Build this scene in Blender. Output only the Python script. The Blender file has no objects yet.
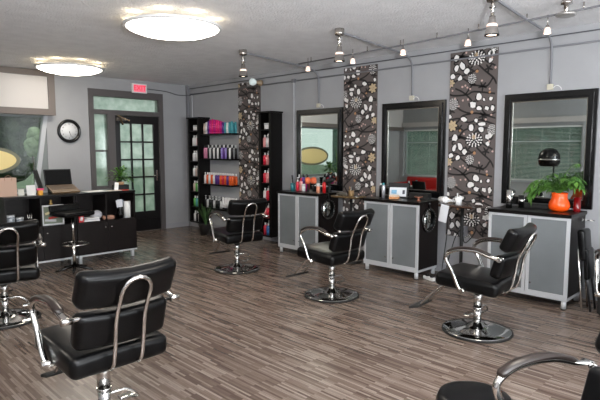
import bpy, bmesh, math, random
from mathutils import Vector, Matrix, Euler
random.seed(7)
S = bpy.context.scene
C = S.collection
PI = math.pi
def R(a): return math.radians(a)

# ------------------------------------------------------------------ camera, world, lights
cam_d = bpy.data.cameras.new('camera'); cam = bpy.data.objects.new('camera', cam_d); C.objects.link(cam)
cam_d.sensor_width = 36; cam_d.lens = 518.4 / 600 * 36; cam_d.clip_start = .05; cam_d.clip_end = 200
cam.location = (0, 0, 1.55)
cam.rotation_euler = (R(90) - .098, 0, -.7887)
S.camera = cam
W = bpy.data.worlds.new('sky'); S.world = W; W.use_nodes = True
bg = W.node_tree.nodes['Background']
bg.inputs[0].default_value = (.69, .77, .735, 1); bg.inputs[1].default_value = .95
S.view_settings.view_transform = 'Standard'; S.view_settings.look = 'None'
S.view_settings.gamma = 1; S.view_settings.use_curve_mapping = False
S.view_settings.exposure = 0.85
DOME_EMIT = 8.5
def area(name, loc, rot, sx, sy, power, col):
    l = bpy.data.lights.new(name, 'AREA'); l.shape = 'RECTANGLE'; l.size = sx; l.size_y = sy; l.energy = power; l.color = col
    o = bpy.data.objects.new(name, l); C.objects.link(o); o.location = loc; o.rotation_euler = rot
    return o
# the camera's own flash, bounced off the ceiling
area('bounced_flash', (.1, -.55, 1.80), (R(162), 0, R(-45)), .35, .35, 300, (.94, .97, 1))
# daylight coming in through the shop windows behind and to the left of the camera
area('front_window_daylight', (2.2, -2.85, 1.5), (R(115), 0, 0), 5.0, 1.8, 170, (.93, .96, 1))

# ------------------------------------------------------------------ materials
def lin(c):
    return tuple(((v / 255) / 12.92 if v / 255 <= .04045 else ((v / 255 + .055) / 1.055) ** 2.4) for v in c) + (1,)
MATS = {}
def mat(name, rgb, rough=.5, metal=0, spec=.5, emit=0, coat=0, trans=0):
    if name in MATS: return MATS[name]
    m = bpy.data.materials.new(name); m.use_nodes = True
    b = m.node_tree.nodes['Principled BSDF']
    b.inputs['Base Color'].default_value = lin(rgb); b.inputs['Roughness'].default_value = rough
    b.inputs['Metallic'].default_value = metal; b.inputs['Specular IOR Level'].default_value = .20 if name in ('black_leather', 'espresso_wood', 'black_laminate') else spec
    if coat: b.inputs['Coat Weight'].default_value = coat
    if trans: b.inputs['Transmission Weight'].default_value = trans
    if emit:
        b.inputs['Emission Color'].default_value = lin(rgb); b.inputs['Emission Strength'].default_value = emit
    MATS[name] = m
    return m
def noise_mat(name, c1, c2, scale, rough=.6, bump=0, bscale=None, detail=4, metal=0, dist=.01, stretch=None):
    m = mat(name, c1, rough, metal); nt = m.node_tree; b = nt.nodes['Principled BSDF']
    tc = nt.nodes.new('ShaderNodeTexCoord'); mp = nt.nodes.new('ShaderNodeMapping')
    if stretch: mp.inputs['Scale'].default_value = stretch
    n = nt.nodes.new('ShaderNodeTexNoise'); n.inputs['Scale'].default_value = scale; n.inputs['Detail'].default_value = detail
    r = nt.nodes.new('ShaderNodeValToRGB'); r.color_ramp.elements[0].position = .35; r.color_ramp.elements[1].position = .65
    r.color_ramp.elements[0].color = lin(c1); r.color_ramp.elements[1].color = lin(c2)
    L = nt.links.new
    L(tc.outputs['Object'], mp.inputs[0]); L(mp.outputs[0], n.inputs['Vector']); L(n.outputs[0], r.inputs[0]); L(r.outputs[0], b.inputs['Base Color'])
    if bump:
        n2 = nt.nodes.new('ShaderNodeTexNoise'); n2.inputs['Scale'].default_value = bscale or scale; n2.inputs['Detail'].default_value = 6
        bp = nt.nodes.new('ShaderNodeBump'); bp.inputs['Strength'].default_value = bump; bp.inputs['Distance'].default_value = dist
        L(mp.outputs[0], n2.inputs['Vector']); L(n2.outputs[0], bp.inputs['Height']); L(bp.outputs[0], b.inputs['Normal'])
    return m
def floor_mat():
    m = mat('laminate_strips', (140, 130, 124), .27); nt = m.node_tree; b = nt.nodes['Principled BSDF']; L = nt.links.new
    tc = nt.nodes.new('ShaderNodeTexCoord'); mp = nt.nodes.new('ShaderNodeMapping'); mp.inputs['Rotation'].default_value = (0, 0, R(90))
    L(tc.outputs['Object'], mp.inputs[0])
    br = nt.nodes.new('ShaderNodeTexBrick'); br.offset = .37; br.offset_frequency = 2; br.squash = 1
    br.inputs['Scale'].default_value = 1; br.inputs['Brick Width'].default_value = .27; br.inputs['Row Height'].default_value = .0165
    br.inputs['Mortar Size'].default_value = .0006; br.inputs['Bias'].default_value = 0
    br.inputs['Color1'].default_value = (0, 0, 0, 1); br.inputs['Color2'].default_value = (1, 1, 1, 1); br.inputs['Mortar'].default_value = (.1, .1, .1, 1)
    L(mp.outputs[0], br.inputs['Vector'])
    n = nt.nodes.new('ShaderNodeTexNoise'); n.inputs['Scale'].default_value = 1; n.inputs['Detail'].default_value = 4
    m2 = nt.nodes.new('ShaderNodeMapping'); m2.inputs['Scale'].default_value = (9, 90, 1); L(mp.outputs[0], m2.inputs[0]); L(m2.outputs[0], n.inputs['Vector'])
    mx = nt.nodes.new('ShaderNodeMix'); mx.data_type = 'RGBA'; mx.inputs[0].default_value = .33
    L(br.outputs['Color'], mx.inputs[6]); L(n.outputs[0], mx.inputs[7])
    r = nt.nodes.new('ShaderNodeValToRGB'); e = r.color_ramp.elements
    e[0].position = .12; e[0].color = lin((73, 59, 52)); e[1].position = .88; e[1].color = lin((136, 124, 115))
    k = e.new(.38); k.color = lin((95, 81, 73)); k = e.new(.6); k.color = lin((113, 100, 91))
    L(mx.outputs[2], r.inputs[0]); L(r.outputs[0], b.inputs['Base Color'])
    bp = nt.nodes.new('ShaderNodeBump'); bp.inputs['Strength'].default_value = .12; bp.inputs['Distance'].default_value = .002
    L(n.outputs[0], bp.inputs['Height']); L(bp.outputs[0], b.inputs['Normal'])
    return m
def glass_mat(name, tint=(255, 255, 255), gloss=.08):
    m = bpy.data.materials.new(name); m.use_nodes = True; nt = m.node_tree; nt.nodes.clear(); L = nt.links.new
    t = nt.nodes.new('ShaderNodeBsdfTransparent'); t.inputs[0].default_value = lin(tint)
    g = nt.nodes.new('ShaderNodeBsdfGlossy'); g.inputs['Roughness'].default_value = .03
    x = nt.nodes.new('ShaderNodeMixShader'); x.inputs[0].default_value = gloss; o = nt.nodes.new('ShaderNodeOutputMaterial')
    L(t.outputs[0], x.inputs[1]); L(g.outputs[0], x.inputs[2]); L(x.outputs[0], o.inputs[0]); MATS[name] = m
    return m
def frosted_pane_mat(name, tint):
    m = bpy.data.materials.new(name); m.use_nodes = True; nt = m.node_tree; nt.nodes.clear(); L = nt.links.new
    t = nt.nodes.new('ShaderNodeBsdfTranslucent')
    tr = nt.nodes.new('ShaderNodeBsdfTransparent'); tr.inputs[0].default_value = lin(tint)
    g = nt.nodes.new('ShaderNodeBsdfGlossy'); g.inputs['Roughness'].default_value = .1
    n = nt.nodes.new('ShaderNodeTexNoise'); n.inputs['Scale'].default_value = 5; n.inputs['Detail'].default_value = 5
    r = nt.nodes.new('ShaderNodeValToRGB'); r.color_ramp.elements[0].position = .35; r.color_ramp.elements[1].position = .7
    r.color_ramp.elements[0].color = lin((165, 185, 172)); r.color_ramp.elements[1].color = lin((235, 240, 232))
    tc = nt.nodes.new('ShaderNodeTexCoord'); L(tc.outputs['Object'], n.inputs['Vector']); L(n.outputs[0], r.inputs[0]); L(r.outputs[0], t.inputs[0])
    x = nt.nodes.new('ShaderNodeMixShader'); x.inputs[0].default_value = .45
    y = nt.nodes.new('ShaderNodeMixShader'); y.inputs[0].default_value = .07; o = nt.nodes.new('ShaderNodeOutputMaterial')
    L(tr.outputs[0], x.inputs[1]); L(t.outputs[0], x.inputs[2]); L(x.outputs[0], y.inputs[1]); L(g.outputs[0], y.inputs[2]); L(y.outputs[0], o.inputs[0]); MATS[name] = m
    return m

WALL = noise_mat('grey_wall_paint', (153, 154, 157), (157, 158, 161), 3, .55, .15, 120, dist=.003)
CEIL = noise_mat('textured_ceiling', (230, 230, 232), (238, 238, 240), 6, .9, .9, 45, dist=.03)
FLOOR = floor_mat()
TRIM = mat('taupe_trim_paint', (84, 80, 81), .45)
BASEB = mat('baseboard_grey', (150, 151, 156), .5)
LEATHER = noise_mat('black_leather', (5, 5, 6), (8, 8, 9), 30, .28, .10, 160, dist=.002)
CHROME = mat('chrome', (205, 203, 200), .12, 1)
DCHROME = mat('base_chrome', (176, 176, 174), .09, 1)
STEEL = mat('brushed_aluminium', (200, 203, 207), .38, .35)
BLACK = mat('black_laminate', (14, 12, 12), .3)
BLACKM = mat('black_matt', (17, 17, 18), .6)
BLACKG = mat('black_gloss', (12, 12, 13), .18)
RUBBER = mat('black_rubber', (14, 14, 14), .7)
ESP = noise_mat('espresso_wood', (17, 13, 13), (24, 18, 17), 8, .4, stretch=(1, 1, 12))
FROST = noise_mat('frosted_cabinet_glass', (102, 107, 110), (113, 118, 121), 2.5, .3)
MIRROR = mat('mirror_glass', (205, 212, 210), .015, 1)
WHITE = mat('white_plastic', (225, 225, 225), .4)
PAPER = mat('white_paper', (222, 222, 220), .8)
GREYP = mat('grey_conduit_paint', (118, 119, 124), .5)
WPIPE = mat('pale_conduit_paint', (186, 187, 192), .5)
DARKC = mat('cable_and_shade_line', (74, 74, 79), .6)
DOORBLK = mat('black_door_paint', (22, 20, 22), .3)
GLASS = glass_mat('window_glass', (246, 250, 247), .10)
PANE = frosted_pane_mat('misted_door_glass', (236, 242, 238))
SILVER = mat('satin_nickel', (185, 180, 175), .25, 1)
TERRA = mat('orange_pot_glaze', (238, 82, 18), .25)
LEAF = noise_mat('leaf_green', (44, 84, 30), (92, 138, 54), 9, .5)
LEAFD = noise_mat('dark_leaf', (38, 62, 34), (58, 88, 44), 9, .5)
LEAFT = noise_mat('outdoor_foliage', (34, 46, 34), (70, 86, 62), 3, .8, .8, 5, dist=.3)
SOIL = mat('soil', (40, 28, 22), .9)
RED = mat('red_vinyl', (168, 22, 18), .4)
def colour(r, g, b, rough=.35): return mat('plastic_%d_%d_%d' % (r, g, b), (r, g, b), rough)

# ------------------------------------------------------------------ mesh builder
def catmull(pts, n=6):
    pts = [Vector(p) for p in pts]; out = []
    for i in range(len(pts) - 1):
        p0 = pts[i - 1] if i else pts[0] * 2 - pts[1]; p1 = pts[i]; p2 = pts[i + 1]; p3 = pts[i + 2] if i + 2 < len(pts) else p2 * 2 - p1
        for k in range(n):
            t = k / n
            out.append(.5 * ((2 * p1) + (p2 - p0) * t + (2 * p0 - 5 * p1 + 4 * p2 - p3) * t * t + (3 * p1 - p0 - 3 * p2 + p3) * t ** 3))
    out.append(pts[-1]); return out
class MB:
    def __init__(s): s.b = bmesh.new(); s.mi = 0
    def f(s, vs):
        try: f = s.b.faces.new(vs); f.material_index = s.mi; f.smooth = True; return f
        except ValueError: return None
    def box(s, c, d, rot=None, bev=0, taper=None):
        v = []
        M = Euler(rot).to_matrix() if rot else None
        for z in (-1, 1):
            for x, y in ((-1, -1), (1, -1), (1, 1), (-1, 1)):
                k = taper if (taper and z > 0) else 1
                p = Vector((x * d[0] / 2 * k, y * d[1] / 2 * k, z * d[2] / 2))
                if M: p = M @ p
                v.append(s.b.verts.new(p + Vector(c)))
        fs = [s.f([v[i] for i in q]) for q in ((3, 2, 1, 0), (4, 5, 6, 7), (0, 1, 5, 4), (1, 2, 6, 5), (2, 3, 7, 6), (3, 0, 4, 7))]
        for f in fs: f.smooth = False
        if bev:
            es = list({e for f in fs for e in f.edges})
            r = bmesh.ops.bevel(s.b, geom=es, offset=bev, segments=2, affect='EDGES', profile=.6)
            for f in r['faces']: f.material_index = s.mi
        return s
    def b2(s, x0, x1, y0, y1, z0, z1, bev=0):
        return s.box(((x0 + x1) / 2, (y0 + y1) / 2, (z0 + z1) / 2), (x1 - x0, y1 - y0, z1 - z0), None, bev)
    def tube(s, pts, r, seg=8, caps=True, sx=1, up=None):
        pts = [Vector(p) for p in pts]; rings = []; n = len(pts)
        prev = None
        for i, p in enumerate(pts):
            t = (pts[min(i + 1, n - 1)] - pts[max(i - 1, 0)]).normalized()
            if prev is None:
                a = Vector(up) if up else (Vector((0, 0, 1)) if abs(t.z) < .9 else Vector((1, 0, 0)))
                u = (a - t * a.dot(t)).normalized()
            else: u = (prev - t * prev.dot(t)).normalized()
            prev = u; w = t.cross(u)
            rr = r[i] if isinstance(r, (list, tuple)) else r
            rings.append([s.b.verts.new(p + u * math.cos(2 * PI * k / seg) * rr + w * math.sin(2 * PI * k / seg) * rr * sx) for k in range(seg)])
        for a, b in zip(rings, rings[1:]):
            for k in range(seg): s.f([a[k], a[(k + 1) % seg], b[(k + 1) % seg], b[k]])
        if caps:
            for ring, rev in ((rings[0], True), (rings[-1], False)):
                f = s.f(ring[::-1] if rev else ring)
                if f: f.smooth = False
        return s
    def cyl(s, p0, p1, r, r2=None, seg=16): return s.tube([p0, p1], [r, r if r2 is None else r2], seg)
    def lathe(s, prof, c=(0, 0, 0), seg=24, M=None):
        c = Vector(c); rings = []
        for r, z in prof:
            if r < 1e-6:
                p = Vector((0, 0, z)); rings.append([s.b.verts.new((M @ p if M else p) + c)])
            else:
                ring = []
                for k in range(seg):
                    p = Vector((r * math.cos(2 * PI * k / seg), r * math.sin(2 * PI * k / seg), z)); ring.append(s.b.verts.new((M @ p if M else p) + c))
                rings.append(ring)
        for a, b in zip(rings, rings[1:]):
            for k in range(seg):
                j = (k + 1) % seg
                if len(a) == 1 and len(b) == 1: continue
                if len(a) == 1: s.f([a[0], b[j], b[k]])
                elif len(b) == 1: s.f([a[k], a[j], b[0]])
                else: s.f([a[k], a[j], b[j], b[k]])
        return s
    def pad(s, c, d, r=.03, rot=None, fn=None, n=4):
        h = [x / 2 for x in d]; r = min([r] + h)
        def samp(H):
            a = H - r; o = [-H, -a - r * .38] + ([-a + 2 * a * k / n for k in range(n + 1)] if a > 1e-4 else [0]) + [a + r * .38, H]
            return o
        A = [samp(x) for x in h]; cache = {}
        M = Euler(rot).to_matrix() if rot else Matrix.Identity(3)
        def V(i, j, k):
            key = (i, j, k)
            if key not in cache:
                p = Vector((A[0][i], A[1][j], A[2][k])); q = Vector([max(-(H - r), min(H - r, x)) for x, H in zip(p, h)])
                e = p - q
                if e.length > 1e-9: p = q + e.normalized() * r
                if fn: p = Vector(fn(p))
                cache[key] = s.b.verts.new(M @ p + Vector(c))
            return cache[key]
        N = [len(a) for a in A]
        for ax in range(3):
            u, w = (ax + 1) % 3, (ax + 2) % 3
            for side in (0, N[ax] - 1):
                for i in range(N[u] - 1):
                    for j in range(N[w] - 1):
                        def g(a, b):
                            t = [0, 0, 0]; t[ax] = side; t[u] = a; t[w] = b; return V(*t)
                        q = [g(i, j), g(i + 1, j), g(i + 1, j + 1), g(i, j + 1)]
                        s.f(q if side else q[::-1])
        return s
    def poly(s, pts, rev=False):
        v = [s.b.verts.new(p) for p in pts]; f = s.f(v[::-1] if rev else v)
        if f: f.smooth = False
        return s
    def prism(s, pts, d):
        d = Vector(d); a = [s.b.verts.new(p) for p in pts]; b = [s.b.verts.new(Vector(p) + d) for p in pts]; n = len(a)
        for f in [s.f(a[::-1]), s.f(b)] + [s.f([a[i], a[(i + 1) % n], b[(i + 1) % n], b[i]]) for i in range(n)]:
            if f: f.smooth = False
        return s
    def build(s, name, m, parent=None, recalc=True):
        if recalc: bmesh.ops.recalc_face_normals(s.b, faces=s.b.faces)
        me = bpy.data.meshes.new(name); s.b.to_mesh(me); s.b.free()
        for x in (m if isinstance(m, (list, tuple)) else [m]): me.materials.append(x)
        o = bpy.data.objects.new(name, me); C.objects.link(o)
        if parent: o.parent = parent
        return o
def tag(o, label, cat, group=None, kind=None):
    if label: o['label'] = label
    if cat: o['category'] = cat
    if group: o['group'] = group
    if kind: o['kind'] = kind
    return o
def empty(name, loc, rz, label, cat, group=None):
    o = bpy.data.objects.new(name, None); C.objects.link(o); o.location = loc; o.rotation_euler = (0, 0, rz); o.empty_display_size = .1
    return tag(o, label, cat, group)
def struct(o): o['kind'] = 'structure'; return o
def kids(o): return [c for c in bpy.data.objects if c.parent == o]
def dup(o, loc, rz=0, label=None, group=None, parent=None):
    c = o.copy(); C.objects.link(c)
    if parent: c.parent = parent
    else:
        c.location = loc; c.rotation_euler = (0, 0, rz)
        if label: c['label'] = label
        if group: c['group'] = group
    for k in kids(o): dup(k, None, parent=c)
    return c
def text(body, size, loc, rot, m, parent, name='lettering', ext=.001, align='CENTER'):
    cu = bpy.data.curves.new(name, 'FONT'); cu.body = body; cu.size = size; cu.extrude = ext; cu.align_x = align; cu.align_y = 'CENTER'
    cu.materials.append(m); o = bpy.data.objects.new(name, cu); C.objects.link(o); o.location = loc; o.rotation_euler = rot
    me = bpy.data.meshes.new_from_object(o.evaluated_get(bpy.context.evaluated_depsgraph_get()))
    bpy.data.objects.remove(o); m2 = bpy.data.objects.new(name, me); C.objects.link(m2); m2.location = loc; m2.rotation_euler = rot
    if parent: m2.parent = parent
    return m2

# ------------------------------------------------------------------ room shell
WX, BY, CH, LX, FY = 5.85, 8.95, 2.80, -1.60, -3.0
struct(MB().b2(LX - .2, WX + .2, FY - .2, BY + .2, -.12, 0).build('floor', FLOOR))
struct(MB().b2(LX - .2, WX + .2, FY - .2, BY + .2, CH, CH + .12).build('ceiling', CEIL))
struct(MB().b2(WX, WX + .2, FY - .2, BY + .2, 0, CH).build('wall_right', WALL))
def wall_with_holes(name, ax, pos, t, a0, a1, holes, m):
    """wall plane at pos on axis ax ('x' or 'y'), running a0..a1, holes = (h0,h1,z0,z1) sorted and apart"""
    mb = MB()
    def bx(u0, u1, z0, z1):
        if u1 - u0 < 1e-4 or z1 - z0 < 1e-4: return
        if ax == 'y': mb.b2(u0, u1, pos, pos + t, z0, z1)
        else: mb.b2(pos, pos + t, u0, u1, z0, z1)
    cur = a0
    for h in holes:
        bx(cur, h[0], 0, CH); bx(h[0], h[1], 0, h[2]); bx(h[0], h[1], h[3], CH); cur = h[1]
    bx(cur, a1, 0, CH)
    return struct(mb.build(name, m))
wall_with_holes('wall_back', 'y', BY, .2, LX, WX, [(.55, 3.14, .86, 2.12), (3.86, 5.25, 0, 2.57)], WALL)
wall_with_holes('wall_left', 'x', LX - .2, .2, FY - .2, BY + .2, [(3.9, 5.75, .75, 2.12), (7.1, 8.8, .75, 2.12)], WALL)
wall_with_holes('wall_front', 'y', FY - .2, .2, LX, WX, [(-.4, 4.8, .6, 2.45)], WALL)
struct(MB().b2(WX - .015, WX, FY, BY, 0, .11).build('baseboard_right', BASEB))
struct(MB().b2(5.27, WX - .02, BY - .015, BY, 0, .10).b2(LX, 3.84, BY - .015, BY, 0, .10).build('baseboard_back', BASEB))
struct(MB().b2(WX - .055, WX, BY - .06, BY, .0, CH).build('trim_1', GREYP))
struct(MB().b2(WX - .02, WX, FY, BY - .06, 2.735, CH).build('trim_2', WALL))

# --- door wall: taupe frame, transom, sidelight and the black door with 15 panes
FZ = 2.59
def fr(x0, x1, z0, z1, mb, y0=BY - .03, y1=BY + .12): mb.b2(x0, x1, y0, y1, z0, z1)
mb = MB()
fr(3.84, 3.925, 0, FZ, mb); fr(5.18, 5.27, 0, FZ, mb); fr(3.925, 5.18, 2.47, FZ, mb); fr(3.925, 5.18, 2.16, 2.24, mb)
fr(4.17, 4.30, 0, 2.16, mb); fr(3.925, 4.17, 0, .86, mb)
struct(mb.build('trim_3', TRIM))
w = struct(MB().b2(3.925, 5.18, BY + .03, BY + .036, 2.24, 2.47).build('window_2', PANE))
w = struct(MB().b2(3.925, 4.17, BY + .03, BY + .036, .86, 2.16).build('window_3', PANE))
MB().b2(3.925, 4.17, BY + .0, BY + .028, 1.50, 1.535).b2(3.925, 4.17, BY, BY + .028, .86, .90).b2(3.925, 3.94, BY, BY + .028, .90, 1.50).b2(4.155, 4.17, BY, BY + .028, .90, 1.5).build('window_frame', TRIM, w)
mb = MB(); dx0, dx1, dz0, dz1 = 4.305, 5.175, .012, 2.155
cols = [(4.40, 4.615), (4.635, 4.85), (4.87, 5.085)]
cols = [(4.405, 4.605), (4.635, 4.835), (4.865, 5.065)]
rz = [.38, .70, 1.03, 1.355, 1.68, 2.01]
mb.b2(dx0, cols[0][0], BY, BY + .045, dz0, dz1); mb.b2(cols[2][1], dx1, BY, BY + .045, dz0, dz1)
for a, b in ((cols[0][1], cols[1][0]), (cols[1][1], cols[2][0])): mb.b2(a, b, BY + .004, BY + .041, rz[0], rz[-1])
mb.b2(cols[0][0], cols[2][1], BY, BY + .045, dz0, rz[0]); mb.b2(cols[0][0], cols[2][1], BY, BY + .045, rz[-1], dz1)
for z in rz[1:-1]:
    for c0, c1 in cols: mb.b2(c0, c1, BY + .004, BY + .041, z - .014, z + .014)
door = struct(mb.build('door_1', DOORBLK))
for c0, c1 in cols:
    for z0, z1 in zip(rz, rz[1:]):
        MB().b2(c0 - .003, c1 + .003, BY + .02, BY + .026, z0, z1).build('pane', PANE, door)
MB().b2(dx0 + .01, dx1 - .01, BY - .006, BY, .03, .24).build('kick_plate', mat('kick', (40, 38, 40), .3, .6), door)
mb = MB(); mb.b2(5.10, 5.13, BY - .012, BY, .95, 1.15); mb.tube([(5.115, BY - .01, 1.05), (5.115, BY - .055, 1.05), (5.02, BY - .055, 1.05)], .009, 8)
mb.build('door_handle', SILVER, door)
mb = MB(); mb.b2(4.33, 4.50, BY - .055, BY, 2.055, 2.11, .008); mb.build('door_closer', mat('closer', (120, 112, 104), .4, .6), door)
mb = MB(); mb.box((4.43, BY - .10, 2.10), (.22, .018, .01), (0, R(25), R(-25))); mb.box((4.38, BY - .11, 2.04), (.02, .05, .13), (0, R(-25), 0), .003)
mb.build('closer_arm', mat('brass', (96, 80, 60), .4, 1), door)
struct(MB().b2(3.93, 5.18, BY - .0, BY + .15, 0, .012).build('trim_4', mat('threshold', (126, 122, 118), .35, .7)))

# --- left window with leaning jamb
mb = MB()
mb.b2(.55, 3.14, BY + .02, BY + .06, .86, .92); mb.b2(.55, 3.14, BY + .02, BY + .06, 2.06, 2.12); mb.b2(.55, .62, BY + .02, BY + .06, .92, 2.06)
mb.prism([(3.08, BY + .02, 2.06), (3.14, BY + .02, 2.06), (3.14, BY + .02, .92), (2.92, BY + .02, .92)], (0, .04, 0))
w1 = struct(MB().b2(.55, 3.14, BY + .07, BY + .076, .86, 2.12).build('window_1', GLASS))
mb.build('window_frame', mat('window_frame_grey', (120, 126, 126), .4), w1)
mb = MB().prism([(3.105, BY - .012, 2.12), (3.17, BY - .012, 2.12), (2.97, BY - .012, .86), (2.90, BY - .012, .86)], (0, .03, 0)); mb.build('window_trim', mat('pale_jamb', (178, 181, 186), .5), w1)
MB().b2(.5, 2.9, BY - .05, BY + .02, .82, .862).build('window_sill', mat('pale_jamb', (178, 181, 186), .5), w1)
# oval sign hung inside the window
def oval(cx, cz, rx, rzz, y, t, mb, n=48):
    mb.prism([(cx + rx * math.cos(2 * PI * k / n), y, cz + rzz * math.sin(2 * PI * k / n)) for k in range(n)], (0, t, 0))
s = tag(MB().b2(-.001, .001, 0, 0.001, 0, .001).build('oval_sign', BLACK), 'oval cream sign with olive rim hanging in the left window', 'sign') if False else None
sign = empty('oval_sign', (2.14, BY + .055, 1.375), 0, 'oval cream sign with an olive rim hanging in the left window', 'sign')
mb = MB(); oval(0, 0, .60, .235, 0, .012, mb); mb.build('rim', mat('olive_rim', (112, 112, 92), .4), sign)
mb = MB(); oval(0, 0, .54, .185, -.004, .006, mb); mb.build('face', mat('cream_sign', (226, 205, 142), .4), sign)
# pelmet: taupe framed grey panel above the window
mb = MB(); y0, y1 = BY - .16, BY
mb.b2(LX + .01, 3.24, y0, y1, 2.70, 2.79); mb.b2(LX + .01, 3.24, y0, y1, 2.09, 2.19); mb.b2(3.14, 3.24, y0, y1, 2.19, 2.70)
p = struct(mb.build('trim_5', mat('taupe_pelmet', (98, 90, 86), .5)))
struct(MB().b2(LX + .01, 3.14, y0 + .03, y1, 2.19, 2.70).build('trim_6', mat('pelmet_panel', (186, 182, 180), .35)))

# --- left wall windows with venetian blinds and front window
def blind_window(idx, y0, y1, z0, z1):
    mb = MB(); x = LX - .14
    for a, b, c, d in ((y0, y1, z0, z0 + .05), (y0, y1, z1 - .05, z1), (y0, y0 + .05, z0 + .05, z1 - .05), (y1 - .05, y1, z0 + .05, z1 - .05), (y0 + .05, y1 - .05, z1 - .40, z1 - .37)):
        mb.b2(x, x + .05, a, b, c, d)
    w = struct(MB().b2(x + .02, x + .026, y0, y1, z0, z1).build('window_%d' % idx, GLASS)); mb.build('window_frame', mat('pale_jamb', (178, 181, 186), .5), w)
    MB().b2(LX - .2, LX + .02, y0, y1, z0 - .03, z0).build('window_sill', mat('pale_jamb', (178, 181, 186), .5), w)
    bl = empty('venetian_blind', (LX - .05, (y0 + y1) / 2, z0), 0, 'white venetian blind lowered over the window beside the %s' % ('hood dryer' if idx == 4 else 'red sofa'), 'blind')
    L = y1 - y0 - .04; mb = MB(); z = z1 - z0 - .05
    mb.b2(-.02, .02, -L / 2, L / 2, z, z + .04); mb.build('head_rail', WHITE, bl)
    mb = MB(); k = z - .03
    while k > .04:
        mb.box((0, 0, k), (.024, L, .0016), (0, R(16), 0)); k -= .032
    o = mb.build('slats', mat('blind_slat', (214, 220, 214), .5), bl)
    mb = MB()
    for yy in (-L * .35, 0, L * .35): mb.b2(-.001, .001, yy - .002, yy + .002, .03, z)
    mb.build('ladder_cord', WHITE, bl)
    MB().b2(-.014, .014, -L / 2, L / 2, .012, .03).build('bottom_rail', WHITE, bl)
blind_window(4, 3.9, 5.75, .75, 2.12)
blind_window(5, 7.1, 8.8, .75, 2.12)
w6 = struct(MB().b2(-.4, 4.8, FY - .12, FY - .114, .6, 2.45).build('window_6', GLASS))
mb = MB()
for x in (-.4, 1.3, 3.05, 4.75): mb.b2(x, x + .05, FY - .15, FY - .08, .6, 2.45)
mb.b2(-.35, 4.75, FY - .15, FY - .08, .6, .66).b2(-.35, 4.75, FY - .15, FY - .08, 2.39, 2.45); mb.build('window_frame', TRIM, w6)
struct(MB().b2(LX, LX + .1, FY, BY - .17, 2.19, 2.32).build('trim_7', mat('pelmet_panel', (186, 182, 180), .35)))

# --- outside
GRASS = noise_mat('outdoor_grass', (92, 108, 86), (120, 132, 108), 2, .9)
struct(MB().b2(-30, 40, -30, 45, -.35, -.14).build('ground', GRASS))
struct(MB().b2(3.4, 7, BY + .25, BY + 2.6, -.135, -.02).build('porch_slab', mat('pale_concrete', (170, 175, 168), .8)))
def crown(name, loc, r, hz, label, group=None, trunk=True):
    t = empty(name, loc, 0, label, 'tree', group)
    mb = MB(); rnd = random.Random(hash((round(loc[0]), round(loc[1]))) & 255)
    for k in range(16):
        c = Vector((rnd.uniform(-.6, .6) * r, rnd.uniform(-.6, .6) * r, hz * .55 + rnd.uniform(-.35, .35) * hz * .75)); rr = r * rnd.uniform(.4, .65)
        m = bmesh.ops.create_icosphere(mb.b, subdivisions=3, radius=rr)
        for v in m['verts']: v.co = v.co * rnd.uniform(.86, 1.12) + c
    for f in mb.b.faces: f.smooth = True
    mb.build('foliage', LEAFT, t)
    mb = MB().tube([(0, 0, -.1), (.05, 0, hz * .3), (0, .03, hz * .6)], [.16, .12, .08], 10); mb.build('trunk', mat('bark', (70, 58, 48), .9), t)
crown('tree', (4.9, 17.5, -.1), 2.3, 6.4, 'dark green bushy tree outside the left window')
crown('tree', (-2.2, 17.5, -.1), 1.9, 5.0, 'leafy tree far left outside the left window, seen only from the side')
HEDGE = noise_mat('hedge_foliage', (52, 84, 72), (88, 128, 112), 4, .8, .8, 9, dist=.1)
t = empty('hedge', (-5.2, 6.5, -.14), 0, 'tall clipped hedge outside the left windows, seen only through the blinds in the mirrors', 'hedge')
MB().pad((0, 0, 1.7), (1.0, 16, 3.4), .3, n=12).build('foliage', HEDGE, t)
LEAFP = noise_mat('pale_foliage', (120, 140, 104), (160, 176, 140), 5, .8, .6, 8, dist=.1)
t = empty('shrub', (4.35, 13.4, -.14), 0, 'small pale green shrub in front of the dark tree outside the window', 'shrub')
mb = MB(); r_ = random.Random(8)
for k in range(9):
    m = bmesh.ops.create_icosphere(mb.b, subdivisions=2, radius=r_.uniform(.12, .2)); c_ = Vector((r_.uniform(-.14, .14), r_.uniform(-.14, .14), 1.85 + r_.uniform(-.2, .25)))
    for v in m['verts']: v.co = v.co * r_.uniform(.8, 1.15) + c_
for f_ in mb.b.faces: f_.smooth = True
mb.build('foliage', LEAFP, t)
MB().tube([(0, 0, 0), (.03, 0, .9), (0, 0, 1.8)], [.03, .025, .02], 8).build('trunk', mat('bark', (70, 58, 48), .9), t)

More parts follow.
